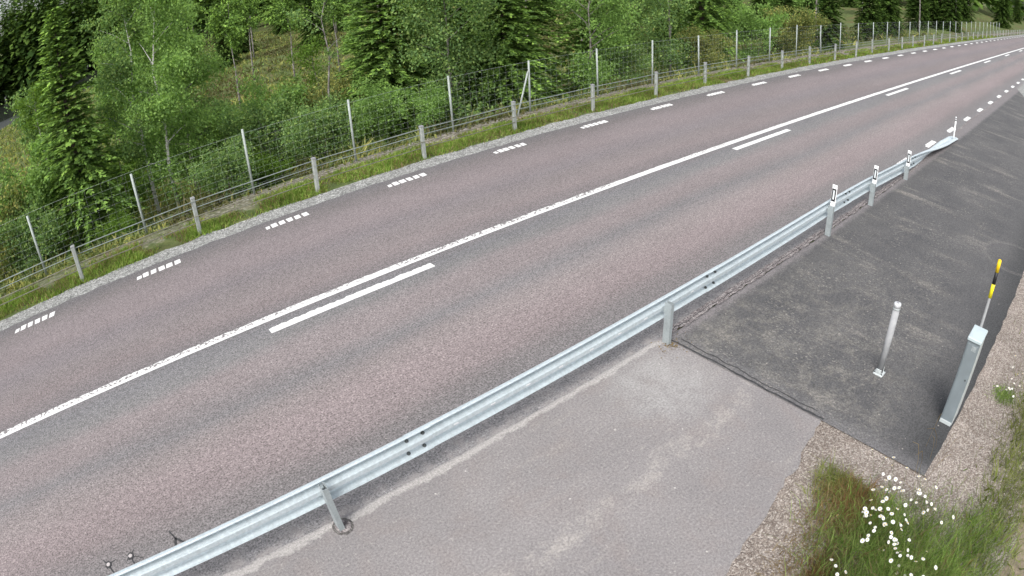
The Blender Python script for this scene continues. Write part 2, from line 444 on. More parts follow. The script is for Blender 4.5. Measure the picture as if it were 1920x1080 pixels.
M['straw'] = mat_leaf('dry_grass', ((0.165, 0.116, 0.055), (0.231, 0.176, 0.094), (0.308, 0.242, 0.143)), .3, .25)
M['stalk'] = mat_leaf('olive_grass', ((.09, .12, .035), (.19, .225, .065), (.32, .33, .14)), .38, .3)
M['sorrel'] = mat_leaf('sorrel_stalks', ((.14, .075, .04), (.20, .11, .055), (.24, .17, .08)), .3, .3)
M['petal'] = mat_plain('white_petals', (.62, .62, .61), .7, 0, .03)
M['disc'] = mat_plain('yellow_flower_disc', (.62, .42, .03), .7, 0, .1)
M['stem'] = mat_plain('green_stem', (.06, .09, .025), .7, 0, .1)
M['bark_s'] = mat_bark('spruce_bark', (.05, .04, .032), (.10, .08, .065))
M['bark_b'] = mat_bark('birch_bark', (.06, .055, .05), (.55, .54, .51), (5, 5, 14), (.36, .46))
M['bark_g'] = mat_bark('grey_bark', (.10, .09, .08), (.26, .245, .225), (6, 6, 3))
def mat_water():
    t = NT('lake_water'); P = t.pos()
    X, Y, Z = t.sep(P); n = t.noise(t.scale(P, (.06, .25, 1)), 1.0, 3)
    r = t.rng(t.math('ADD', Y, t.math('MULTIPLY', n, 14)), 134, 148, .62, .05)     # wind ripples along the near shore
    t.bsdf((.03, .034, .03), r, spec=.5, bump=t.math('MULTIPLY', t.noise(t.scale(P, (.5, 1.5, 1)), .8, 4), t.rng(r, .05, .62, .15, 3)), bstr=.5, bdist=.12); return t.m
M['water'] = mat_water()

# ------------------------------------------------------------------ the setting
def sstep(a, b, x):
    t = np.clip((x - a) / (b - a), 0, 1); return t * t * (3 - 2 * t)
PY = np.array([-600, -60, -30, -14.3, -12.4, -10.5, -.4, 1.3, 1.9, 2.5, 3.2, 5.5, 10, 20, 40, 60, 100, 200, 700.])
PZ = np.array([6, 1.5, .5, -.03, -.03, -.03, -.03, -.03, -.05, -.10, -.28, -1.05, -2.2, -4.0, -6.0, -7.4, -8.4, -9.0, 14.])
def ground_z(x, y):
    x = np.asarray(x, float); y = np.asarray(y, float)
    z = np.interp(y, PY, PZ)
    k = sstep(3, 12, y)
    z = z + k * (.22 * np.sin(x * .55 + y * .31) * np.cos(y * .42 - x * .2) + .5 * np.sin(x * .09 + 1.3) * np.cos(y * .11))
    z = z + sstep(70, 200, x) * sstep(3, 30, y) * 5.0           # the land rises along the road further on
    lake = np.clip(1 - (((x + 75) / 110) ** 2 + ((y - 180) / 78) ** 2), 0, 1)
    z = z - 4.5 * sstep(0, .25, lake)
    return z
def make_ground():
    ys = np.unique(np.concatenate([np.linspace(-600, -60, 10), np.linspace(-60, -14, 14), np.linspace(-14, -10, 14), np.array([-6, -3, -.45]), np.linspace(1.3, 4, 14), np.linspace(4, 24, 41), np.linspace(24, 120, 49), np.linspace(120, 700, 30)]))
    xs = np.unique(np.concatenate([np.linspace(-700, -60, 16), np.linspace(-60, -10, 26), np.linspace(-10, 50, 121), np.linspace(50, 160, 56), np.linspace(160, 1200, 30)]))
    X, Y = np.meshgrid(xs, ys, indexing='ij')
    Z = ground_z(X, Y)
    V = np.stack([X.ravel(), Y.ravel(), Z.ravel()], 1)
    nx, ny = X.shape; i = np.arange((nx - 1) * ny).reshape(nx - 1, ny)[:, :-1].ravel()
    F = np.stack([i, i + ny, i + ny + 1, i + 1], 1)
    return tag(mesh_np('ground', V, F, M['ground'], smooth=True), kind='structure')
ground = make_ground()

def nz(x, s=1.0, seed=0.0): return mnoise.noise(Vector((x * s, seed * 7.31, seed)))
def strip(name, xs, lo, hi, z, mat, parent=None, m=1):
    """sheet between two edge functions of x (given in w = -y)"""
    V = []; F = []
    for x in xs:
        a, b = lo(x), hi(x)
        for k in range(m + 1): V.append((x, -(a + (b - a) * k / m), z))
    for i in range(len(xs) - 1):
        for k in range(m):
            p = i * (m + 1) + k
            F.append((p + m + 1, p, p + 1, p + m + 2)[::1])
    F = [(f[0], f[3], f[2], f[1]) if False else f for f in F]
    o = mesh_np(name, V, F, mat, parent)
    return o
XS = list(np.concatenate([np.arange(-60, -8, 4), np.arange(-8, 45, .12), np.arange(45, 120, 1.0), np.arange(120, 900, 20)]))
XN = [x for x in XS if -60 <= x <= 8.70] + [8.74, 8.80, 8.86]
road = tag(strip('road', XS, lambda x: -.30 + .05 * nz(x, 3, 1), lambda x: 8.06, 0.0, M['road'], m=4), kind='structure')
shoulder = tag(strip('gravel_shoulder', XS, lambda x: -.86 + .10 * nz(x, 2.2, 2) + .05 * nz(x, 9, 3), lambda x: -.20, -.012, M['gravel_l'], m=2), kind='structure')
EDGE = [(-60, 15), (-10, 12.6), (3, 11.6), (6.15, 11.2), (6.98, 11.02), (7.81, 10.88), (8.6, 10.72), (8.73, 10.69)]
def lay_edge(x):
    return float(np.interp(x, [e[0] for e in EDGE], [e[1] for e in EDGE])) + .07 * nz(x, 2.5, 4) + .045 * nz(x, 9, 5)
layby = tag(strip('lay_by', XN, lambda x: 8.061, lay_edge, 0.0, M['layby'], m=4), kind='structure')

def side_road():
    lo = []; hi = []
    x = 8.74
    xs = list(np.arange(8.74, 44.0, .12))
    def a(x): return (8.12 + .03 * nz(x, 4, 6) + .02 * nz(x, 13, 7)) if x < 20 else max(7.86, 8.12 - (x - 20) * .0315) + .02 * nz(x, 6, 6)
    def b(x):
        if x < 22: return 12.28 + .03 * nz(x, 3, 8) + .02 * nz(x, 12, 9) - .006 * (x - 8.7) * 1
        if x < 30: return 12.2 + (x - 22) ** 2 * .25
        if x < 38.5: return 28 + (x - 30) * 3
        return float(np.interp(x, [38.5, 39.5, 41, 43.9, 44], [54, 11, 8.9, 7.95, 7.9]))
    return strip('side_road', xs, a, b, .008, M['dark'], m=6)
side = tag(side_road(), kind='structure')
# tar joint across the mouth of the turning area, the broken edge beside the road, a thin second crack
def xstrip(name, ws, lo, hi, z, mat, parent):
    V = []; F = []
    for w in ws: V += [(lo(w), -w, z), (hi(w), -w, z)]
    for i in range(len(ws) - 1): F.append((2 * i, 2 * i + 2, 2 * i + 3, 2 * i + 1))
    return mesh_np(name, V, F, mat, parent)
WS = list(np.arange(8.16, 10.75, .04))
def seam(w): return 8.76 + .035 * nz(w, 3, 11) + .012 * nz(w, 14, 12)
strip('grit_line', list(np.arange(19.2, 43, .15)), lambda x: max(7.86, 8.12 - (x - 20) * .0315) - .06 + .03 * nz(x, 3, 51), lambda x: max(7.86, 8.12 - (x - 20) * .0315) + .02 + .02 * nz(x, 5, 52), .0125, M['crumb'], side)
xstrip('tar_joint', WS, lambda w: seam(w) - .008, lambda w: seam(w) + .014 + .012 * nz(w, 7, 13) + .012 * (w - 8.1) / 2.6, .0125, M['tar'], side)
xstrip('tar_joint', list(np.arange(8.3, 10.6, .04)), lambda w: seam(w) + .085 + .03 * nz(w, 5, 14), lambda w: seam(w) + .10 + .03 * nz(w, 5, 14) + .012 * abs(nz(w, 11, 15)), .0125, M['tar'], side)
CX = list(np.arange(8.85, 19.0, .05))
def broken(x): return 8.07 + .03 * nz(x, 2.0, 16) + .02 * nz(x, 9, 17)
strip('broken_edge', CX, lambda x: broken(x) - .075 + .03 * nz(x, 6, 18), lambda x: broken(x) + .055 + .03 * nz(x, 7, 19), .0165, M['crumb'], side)
strip('edge_crack', CX, lambda x: broken(x) - .005 + .02 * nz(x, 13, 20), lambda x: broken(x) + .004 + .02 * nz(x, 13, 20) + .006 * nz(x, 17, 21), .0205, M['tar'], side)
strip('edge_crack', CX, lambda x: broken(x) + .075 + .03 * nz(x, 8, 22), lambda x: broken(x) + .080 + .03 * nz(x, 8, 22) + .010 * nz(x, 15, 23), .0205, M['tar'], side)
VX = list(np.arange(6.9, 30, .15))
XV = list(np.concatenate([np.arange(-40, 4, 1.0), np.arange(4, 9.2, .12)]))
verge = tag(strip('gravel_verge', XV, lambda x: lay_edge(x) - .25, lambda x: lay_edge(x) + .75 + .25 * nz(x, 1.1, 24) if x < 7.9 else 13.3, -.014, M['gravel_r'], m=3), kind='structure')
verge2 = tag(strip('gravel_verge', VX, lambda x: 12.05 if x < 22 else 12.0 + max(0, x - 22) ** 2 * .25, lambda x: 13.75 + .2 * nz(x, .9, 25) + .06 * nz(x, 6, 26) + (0 if x < 22 else (x - 22) ** 2 * .25), -.012, M['gravel_r'], m=3), kind='structure')
verge3 = tag(strip('gravel_verge', list(np.arange(39, 120, .5)), lambda x: 8.0, lambda x: 8.9 + .15 * nz(x, .8, 27), -.016, M['gravel_l'], m=2), kind='structure')
lake = tag(mesh_np('lake', [(-220, 70, -8.75), (22, 70, -8.75), (22, 280, -8.75), (-220, 280, -8.75)], [(0, 1, 2, 3)], M['water']), kind='structure')

# painted markings: parts of the road
def line_mesh(name, x0, x1, w0, w1, z, mat, step=.4, rag=0.0, seed=0):
    xs = list(np.arange(x0, x1, step)) + [x1]
    return strip(name, xs, lambda x: w0 + (rag * nz(x, 16, seed) if rag else 0), lambda x: w1, z, mat, road)
line_mesh('solid_line', -40, 60, 3.645, 3.715, .004, M['paint'], .5)
line_mesh('solid_line_profile', -40, 60, 3.545, 3.6455, .0045, M['worn'], .1, .02, 31)
line_mesh('solid_line', 60.1, 700, 3.545, 3.715, .004, M['paint'], 20)
for k in range(-2, 14):
    x0 = 4.5336 + 12 * k
    if k > -1 or True:
        line_mesh('lane_dash', x0 + .09, x0 + 3.12, 3.935, 4.095, .004, M['paint'], .03, .03 if k == 0 else .010, 40 + k)
def edge_dash(x0, wc, n=6, wd=.20, lean=-.02):
    b = MB(); L = 1.09; pitch = L / n
    for i in range(n):
        xa = x0 + i * pitch; ln = pitch * (.70 if 0 < i else .5); h = .006
        if i == 0: xa += pitch * .2
        w0, w1 = wc - wd / 2, wc + wd / 2
        if i == 0: w0 += .05
        j = [random.uniform(-.012, .012) for _ in range(4)]
        lo = [(xa + j[0], -w0 - .012, h), (xa + ln + j[1], -w0 - .004, h), (xa + ln + lean + j[2], -w1 + .012, h), (xa + lean + j[3], -w1, h)]
        c = Vector((sum(p[0] for p in lo) / 4, sum(p[1] for p in lo) / 4, 0))
        base = [(p[0] + (p[0] - c.x) * .08, p[1] + (p[1] - c.y) * .05, .001) for p in lo]
        b.loft([base, lo], caps=True)
    return b.build('edge_dash', M['paint'], road)
for k in range(-3, 42): edge_dash(3 * k, 0.045)
for k in range(-3, 42):
    edge_dash(17.02 - 15 + 3 * k - .5, 7.655, 6, .20) if k > 4 else None
# thin pale scratch on the road before the rail, seal lines of the road sensors
mesh_np('paint_scratch', [(14.38, -6.86, .004), (14.44, -6.86, .004), (14.53, -7.45, .004), (14.47, -7.45, .004)], [(0, 1, 2, 3)][::-1], M['crumb'], road)

# ------------------------------------------------------------------ road sensors
def road_sensor(x, w, ends, label):
    r = empty('road_sensor', (x, -w, 0), label, 'road sensor', 'sensors sunk in the road by the guardrail')
    b = MB(); n = 14
    ring = [(math.cos(2 * math.pi * i / n), math.sin(2 * math.pi * i / n)) for i in range(n)]
    b.loft([[(.028 * a, .028 * c, .004) for a, c in ring], [(.026 * a, .026 * c, .011) for a, c in ring]], caps=True)
    b.build('sensor_disc', M['disc_grey'], r)
    b = MB()
    b.loft([[(.044 * a * (1 + .15 * math.sin(5 * i)), .062 * c * (1 + .15 * math.sin(3 * i)), .001) for i, (a, c) in enumerate(ring)], [(.040 * a * (1 + .15 * math.sin(5 * i)), .056 * c * (1 + .15 * math.sin(3 * i)), .0055) for i, (a, c) in enumerate(ring)]], caps=True)
    for ex, ew, wd in ends:
        d = Vector((ex - x, -(ew - w), 0)); p = Vector((-d.y, d.x, 0)).normalized() * wd
        k = 6; pts = [d * (i / k) + Vector((.012 * nz(i * 1.7 + ex, 1, 3), .012 * nz(i * 2.3 + ew, 1, 4), 0)) for i in range(k + 1)]
        for q0, q1 in zip(pts[:-1], pts[1:]):
            kk = b.add([q0 - p + Vector((0, 0, .0035)), q1 - p + Vector((0, 0, .0035)), q1 + p + Vector((0, 0, .0035)), q0 + p + Vector((0, 0, .0035))]); b.face((kk, kk + 1, kk + 2, kk + 3))
    b.build('tar_seal', M['tar'], r)
road_sensor(1.07, 7.22, [(1.20, 7.75, .009), (1.02, 7.12, .007), (1.18, 7.19, .007)], 'pale round road sensor in tar nearest the lower left corner')
road_sensor(1.385, 7.235, [(1.42, 7.62, .009), (1.45, 7.16, .007), (1.31, 7.29, .007), (1.53, 7.34, .006)], 'pale round road sensor in tar, the one nearer the first guardrail post')
sl_ = empty('cable_seal', (2.0, -7.27, 0), 'black Y shaped tar seal on the road edge without a sensor disc', 'tar seal')
b = MB()
for (x0, w0, x1, w1, wd) in [(2.0, 7.27, 1.96, 7.12, .009), (2.0, 7.27, 2.12, 7.45, .014), (2.0, 7.27, 1.93, 7.50, .016), (1.93, 7.50, 1.72, 7.48, .02)]:
    d = Vector((x1 - x0, -(w1 - w0), 0)); p = Vector((-d.y, d.x, 0)).normalized() * wd; o = Vector((x0 - 2.0, -(w0 - 7.27), .0035))
    kk = b.add([o - p, o + d - p, o + d + p, o + p]); b.face((kk, kk + 1, kk + 2, kk + 3))
b.build('tar_line', M['tar'], sl_)

# ------------------------------------------------------------------ the guardrail on the right
PROF = [(.000, .303), (.008, .312), (.045, .305), (.072, .286), (.088, .262), (.088, .242), (.074, .222), (.026, .197), (.004, .190), (.000, .184), (.000, .130),
        (.004, .124), (.026, .117), (.074, .092), (.088, .072), (.088, .052), (.072, .030), (.030, .008), (.006, .000)]   # u towards the traffic, height
def rail_z(x):
    return float(np.interp(x, [-40, 14.0, 16.0, 18.6, 21.2, 22.6, 23.8, 24.9], [.345, .345, .285, .14, .03, -.02, -.06, -.11]))
WR = 8.105
def rail_ring(x, off=0.0):
    zb = rail_z(x); tw = -float(sstep(19.3, 23.4, np.array(x))) * math.radians(84)
    flat = float(sstep(21.5, 23.8, np.array(x)))
    zc = max(zb + .16, .05)
    P = []
    for u, h in PROF:
        uu = (u - .04) * (1 - .55 * flat); hh = (h - .16) * (1 + .30 * flat)
        du = uu * math.cos(tw) + hh * math.sin(tw) * 1.0
        dz = hh * math.cos(tw) - uu * math.sin(tw)
        P.append((x, -WR + .04 + du + off, zc + dz))
    return P
guard = empty('guardrail', (8.7, -8.1, 0), 'galvanised steel guardrail between road and parking bay, turned down at its far end', 'guardrail')
inv = Matrix.Translation((-8.7, 8.1, 0))
def child(b, name, mat, smooth=None):
    o = b.build(name, mat, guard, smooth); o.data.transform(inv); return o
JOINTS = [-20.3, -15.3, -10.3, -5.3, -.3, 4.70, 9.70, 14.70, 19.6, 24.75]
for i, (a, c) in enumerate(zip(JOINTS[:-1], JOINTS[1:])):
    b = MB()
    xs = np.linspace(a, min(c + .3, 24.75), 18 if a < 14 else 40)
    off = .0 if i % 2 else -.008
    rings = [rail_ring(x, off) for x in xs]
    b.loft(rings, closed=False)
    # sheet thickness: rolled lips along both edges
    if True:
        for k_ in (0, -1): b.tube([Vector(r[k_]) for r in rings], .0045, 5)
    o = child(b, 'rail_beam', M['zinc'])
    md = o.modifiers.new('sheet', 'SOLIDIFY'); md.thickness = .002; md.offset = 0; md.use_rim = False
for jx in (-.15, 4.82, 9.82, 14.82, 19.75):
    for dx in (-.1, .1):
        for (u, h) in ((.050, .212), (.060, .026)):
            b = MB(); zc = rail_z(jx) + h; y0 = -WR + u
            b.tube([(jx + dx, y0 + .004, zc - .006), (jx + dx, y0 - .010, zc + .012)], [.022, .022], 8)
            b.tube([(jx + dx, y0 - .010, zc + .012), (jx + dx, y0 - .018, zc + .022)], [.014, .012], 6)
            child(b, 'bolt', M['bolt'])
for k in range(-6, 33):
    x = 1.81 + .5 * k
    if any(abs(x - p) < .16 for p in (3.72, 8.67, 13.67, 4.82, 9.82, 14.82)): continue
    if x > 15: break
    b = MB(); zc = rail_z(x) + .157
    b.loft([[(x + dx * .032 - (0 if abs(dx) < 1 else 0), -WR - d, zc + dz) for dx, dz in ((-1, -.004), (-.8, -.009), (.8, -.009), (1, -.004), (1, .004), (.8, .009), (-.8, .009), (-1, .004))] for d in (.0015, .004)], caps=True)
    child(b, 'slot', M['zinc_l'])
CP = [(-.030, .055), (.030, .055), (.030, -.055), (.014, -.055), (.014, -.050), (.025, -.050), (.025, .050), (-.025, .050), (-.025, -.050), (-.014, -.050), (-.014, -.055), (-.030, -.055)]
def guard_post(x, w, h, lean=(0, 0)):
    b = MB()
    rings = []
    for z in (-.25, h): rings.append([(x + px + lean[0] * max(z, 0) / h, -w - py + lean[1] * max(z, 0) / h, z) for px, py in CP])
    n = len(CP); k0, k1 = b.add(rings[0]), b.add(rings[1])
    for i in range(n): j = (i + 1) % n; b.face((k0 + i, k0 + j, k1 + j, k1 + i))
    for q in ((0, 1, 6, 7), (1, 2, 5, 6), (2, 3, 4, 5), (7, 8, 11, 0), (8, 9, 10, 11)): b.face([k1 + i for i in q])
    # spacer block and bolt to the rail
    bb = MB(); zc = rail_z(x) + .16
    bb.box((x + lean[0] * .8, -(w - .055) + .010 + lean[1] * .8, zc), (.05, .020, .10))
    p = child(b, 'post', M['zinc_d'])
    q = bb.build('bracket', M['zinc_d'], p); q.data.transform(inv)
    return p
for x, w, h, ln in [(-11.28, 8.2, .64, (0, 0)), (-6.28, 8.2, .64, (0, 0)), (-1.28, 8.2, .64, (0, 0)), (3.72, 8.185, .645, (-.045, .0)), (8.67, 8.205, .63, (0, 0)), (13.67, 8.21, .62, (0, 0)), (15.99, 8.22, .52, (0, 0)), (18.61, 8.22, .37, (0, 0))]:
    guard_post(x, w, h, ln)
# end shoe plate
b = MB(); b.box((24.80, -8.09, .055), (.10, .30, .02), bevel=.008); b.tube([(24.8, -8.02, .06), (24.8, -8.02, .09)], .016, 6); b.tube([(24.8, -8.16, .06), (24.8, -8.16, .09)], .016, 6)
child(b, 'end_shoe', M['zinc'])
# dirt collar round the first post, yellow grit at the second
def collar(x, w, label, dark):
    r = empty('post_collar' if dark else 'grit_patch', (x, -w, 0), label, 'post hole' if dark else 'grit')
    b = MB(); n = 22
    if dark:
        def rg(rad, z, s): return [((rad * .9 + .014 * nz(i, .9, s)) * math.cos(2 * math.pi * i / n), (rad + .014 * nz(i, .9, s)) * math.sin(2 * math.pi * i / n), z) for i in range(n)]
        b.loft([rg(.128, .003, 3), rg(.095, .006, 5)]); b.build('tar_rim', M['rim'], r)
        b = MB(); b.loft([rg(.100, .004, 5), rg(.05, .012, 6), rg(.01, .014, 7)], caps=True); b.build('grit_fill', M['crumb'], r)
    else:
        for k in range(150):
            a = random.uniform(0, 2 * math.pi); d = abs(random.gauss(0, .11)); s = random.uniform(.006, .02)
            cx, cy = d * math.cos(a) * 1.5 - .03, d * math.sin(a) - .06
            kk = b.add([(cx + s * math.cos(t), cy + s * math.sin(t) * .7, .003 + random.uniform(0, .012)) for t in (a, a + 1.9, a + 3.9)]); b.face((kk, kk + 1, kk + 2))
        tag(b.build('grit', M['straw'], r), kind='stuff')
collar(3.735, 8.19, 'black ringed hole filled with grit around the foot of the nearest guardrail post', True)
collar(8.70, 8.24, 'scatter of dry yellowish grit at the foot of the second guardrail post', False)

# marker plates fixed on the last three upright posts
for x, w, z0, z1, lab in [(13.70, 8.215, .60, 1.03, 'white marker plate with black framed reflector, nearest the camera of three on the guardrail'),
                          (16.02, 8.225, .50, .92, 'white marker plate with black framed reflector, the middle one of three on the guardrail'),
                          (18.64, 8.225, .34, .77, 'white marker plate with black framed reflector, the last before the rail dips')]:
    r = empty('marker_plate', (x, -w, z0), lab, 'marker plate', 'marker plates on the guardrail posts')
    h = z1 - z0; wd = .052
    b = MB(); b.box((0, 0, h / 2), (.030, .105, h), bevel=.006); b.build('plate', M['white'], r)
    for sx in (-1, 1):
        b = MB(); b.box((sx * .0165, 0, h * .54), (.005, .084, h * .58)); f = b.build('reflector_frame', M['black'], r)
        b = MB(); b.box((sx * .0202, 0, h * .55), (.004, .036, h * .42)); b.build('reflector', M['reflect'], f)
        for zz in (.10, .93):
            b = MB(); b.tube([(sx * .014, 0, h * zz), (sx * .0185, 0, h * zz)], .009, 8)
            b.build('screw', M['zinc_d'], r)
r = empty('marker_pole', (24.5, -8.14, 0), 'slim white pole standing at the buried end of the guardrail', 'marker pole')
b = MB(); b.smooth = True; b.tube([(0, 0, -.1), (0, 0, .70)], .028, 10); b.build('pole', M['white'], r)
b = MB(); b.tube([(0, 0, .70), (0, 0, .735)], .0265, 10); b.build('band', M['bolt'], r)
b = MB(); b.tube([(0, 0, .775), (0, 0, .80)], .0265, 10); b.build('band', M['bolt'], r)
b = MB(); b.smooth = True; b.tube([(0, 0, .735), (0, 0, .775)], .0275, 10); b.tube([(0, 0, .80), (0, 0, .835), (0, 0, .84)], [.0275, .0275, .018], 10); b.build('reflective_sleeve', M['white'], r)

# ------------------------------------------------------------------ bollard, cabinet and snow marker
r = empty('bollard', (10.2, -10.885, .008), 'pale grey tube bollard with a domed cap standing alone on dark asphalt', 'bollard')
b = MB(); b.smooth = True
b.tube([(0, 0, .02), (0, 0, 1.03)], .050, 24); b.build('tube', M['bollard'], r)
b = MB(); b.smooth = True
b.tube([(0, 0, 1.012), (0, 0, 1.032), (0, 0, 1.045)], [.052, .054, .052], 24); b.build('collar', M['cabinet_s'], r)
b = MB(); b.smooth = True
b.tube([(0, 0, 1.043), (0, 0, 1.092), (0, 0, 1.102), (0, 0, 1.106), (0, 0, 1.107)], [.054, .054, .050, .040, .005], 24); cap = b.build('cap', M['cap'], r)
b = MB(); b.tube([(0, 0, 1.112), (0, 0, 1.119)], .017, 12); b.build('knob', M['bollard'], cap)
b = MB(); b.box((0, 0, .012), (.155, .155, .024), bevel=.012)
for sx in (-1, 1): b.box((sx * .060, 0, .055), (.018, .085, .075), bevel=.005)
b.tube([(-.075, 0, .06), (.075, 0, .06)], .012, 8); b.build('base_bracket', M['cabinet_s'], r)
for sx in (-1, 1):
    for sy in (-1, 1):
        b = MB(); b.tube([(sx * .06, sy * .06, .024), (sx * .06, sy * .06, .036)], .010, 6); b.build('anchor_bolt', M['bolt'], r)

r = empty('cabinet', (10.01, -12.15, .008), 'tall narrow grey green roadside cabinet with a pale blue lid', 'cabinet')
b = MB(); b.box((0, 0, .63), (.335, .185, 1.26), bevel=.006); b.build('housing', M['cabinet'], r)
b = MB()                       # flanged door panel on the front (towards the bay), with its edge seams
b.box((-.171, .0, .625), (.006, .150, 1.17), bevel=.002); d_ = b.build('door', M['cabinet'], r)
b = MB(); b.tube([(-.175, -.055, .72), (-.182, -.055, .72)], .012, 10); b.build('lock', M['bolt'], d_)
b = MB(); b.box((-.01, -.096, .625), (.30, .006, 1.22), bevel=.002); b.build('side_panel', M['cabinet_s'], r)  # this side panel is coloured paler than the housing and the opposite panel
b = MB(); b.box((0, .0955, .625), (.29, .006, 1.20), bevel=.002); b.build('side_panel', M['cabinet'], r)
b = MB(); b.box((-.0, 0, 1.276), (.372, .212, .040), bevel=.008); b.build('lid', M['lid'], r)
b = MB(); b.box((-.1755, -.025, 1.165), (.003, .068, .07)); b.build('sticker', M['sticker'], r)
b = MB(); b.box((-.177, .0, .035), (.010, .18, .055), bevel=.003); b.build('plinth', M['cabinet_s'], r)

r = empty('snow_marker', (10.235, -12.135, 0), 'steel snow pole with yellow and black bands behind the grey cabinet', 'snow marker')
b = MB(); b.smooth = True; b.tube([(0, 0, -.2), (0, 0, 1.73)], .021, 12); b.build('pole', M['steel'], r)
for z0, z1, m in ((1.70, 1.885, 'yellow'), (1.885, 2.045, 'black'), (2.045, 2.20, 'amber')):
    b = MB(); b.smooth = True; b.tube([(0, 0, z0), (0, 0, z1)], .0265 if m != 'black' else .0255, 12); o = b.build('reflective_band', M[m], r)
    o['label'] = {'yellow': 'lower bright yellow band', 'black': 'black band', 'amber': 'upper amber yellow band'}[m]
b = MB(); b.smooth = True; b.tube([(0, 0, 2.198), (0, 0, 2.212)], [.026, .012], 12); b.build('end_cap', M['amber'], r)

# ------------------------------------------------------------------ left side: cable barrier and wildlife fence
bar = empty('cable_barrier', (1.83, 1.06, 0), 'low barrier of four steel cables on grey posts along the far road edge', 'cable barrier')
binv = Matrix.Translation((-1.83, -1.06, 0))
PX = [1.83 + 2.96 * k for k in range(-6, 45)]
for hgt, yo, m in ((.735, .0, 'cable'), (.575, .035, 'cable'), (.405, -.035, 'cable_d'), (.235, .03, 'cable_d')):
    b = MB(); b.smooth = True
    pts = []
    for i, x in enumerate(PX):
        pts.append((x, 1.06 + yo * 1.2, hgt)); 
        if i < len(PX) - 1: pts.append((x + 1.48, 1.06 + yo * 1.2, hgt - .012))
    b.tube(pts, .0125, 6)
    o = b.build('cable', M[m], bar); o.data.transform(binv)
for i, x in enumerate(PX):
    y = 1.06 + (.06 if i % 3 == 1 else 0) + random.uniform(-.02, .02); lx, ly = random.uniform(-.02, .02), random.uniform(-.03, .02)
    b = MB()
    prof = [(-.035, -.05), (.035, -.05), (.05, -.02), (.05, .03), (.03, .05), (-.03, .05), (-.05, .03), (-.05, -.02)]
    b.loft([[(x + p * 1.0 + lx * max(z, 0), y + q + ly * max(z, 0), z) for p, q in prof] for z in (-.3, .79)], caps=True)
    o = b.build('post', M['fence_post'], bar); o.data.transform(binv)
    if x < 60:
        b = MB(); b.box((x + lx * .8, y + ly * .8, .805), (.108, .108, .03), bevel=.012); c_ = b.build('cap', M['steel'], o); c_.data.transform(binv)

fen = empty('wildlife_fence', (9.57, 2.72, -.3), 'tall grey wire mesh game fence on thin steel posts before the forest', 'fence')
finv = Matrix.Translation((-9.57, -2.72, .3))
MX = [.86, 3.70, 6.66, 9.57, 12.75, 15.62] + [18.5 + 2.9 * k for k in range(0, 30)]
MX = [.86 - 2.9 * k for k in range(5, 0, -1)] + MX
def fy(x): return 2.68 + .02 * math.sin(x) + (.10 if 12 < x < 17 else 0)
for i, x in enumerate(MX):
    zb = float(ground_z(x, fy(x))) - .1; top = 1.52 + random.uniform(-.05, .05) - (.12 if x < 4 else 0)
    b = MB(); b.smooth = True; lx = random.uniform(-.05, .03)
    b.tube([(x - lx * .2, fy(x), zb), (x + lx, fy(x), top)], .032, 8)
    o = b.build('post', M['mesh_post'], fen); o.data.transform(finv)
b = MB(); b.smooth = True; b.tube([(15.0, 2.72, -.35), (15.58, 2.76, 1.15)], .028, 8); o = b.build('brace', M['mesh_post'], fen); o.data.transform(finv)
b = MB(); b.smooth = True; b.tube([(36.2, 2.7, -.35), (35.9, 2.7, 1.1)], .028, 8); o = b.build('brace', M['mesh_post'], fen); o.data.transform(finv)
b = MB()
hz = [-.28, -.20, -.11, -.01, .10, .22, .35, .50, .67, .86, 1.06, 1.26, 1.46]
xs_ = [m for m in MX]
for h in hz:
    b.tube([(x, fy(x) - .02, h + .01 * nz(x, .7, h)) for x in xs_], (.0014 if h < 1.4 else .0028), 4, caps=False)
for x in np.arange(MX[0], 62, .22):
    b.tube([(x, fy(x) - .02, -.28), (x + .01 * nz(x, 2, 3), fy(x) - .02, 1.46)], .0009, 3, caps=False)
o = b.build('wire_mesh', M['wire'], fen); o.data.transform(finv)

# ------------------------------------------------------------------ plants
def quads(C, D, S, L, W, bend=0.0):
    """leaf quads: centre-base C, direction D, side S (unit arrays), length L and width W"""
    L = L[:, None]; W = W[:, None]
    a = C; m = C + D * L * .5; e = C + D * L
    up = np.cross(D, S)
    V = np.stack([a, m + S * W * .5 + up * (bend * L), e, m - S * W * .5 + up * (bend * L)], 1).reshape(-1, 3)
    n = len(C); F = np.arange(4 * n).reshape(n, 4)
    return V, F
def unit(v): return v / (np.linalg.norm(v, axis=1, keepdims=True) + 1e-9)
def rand_dirs(n, up=0.0):
    v = rng.normal(size=(n, 3)); v[:, 2] += up; return unit(v)

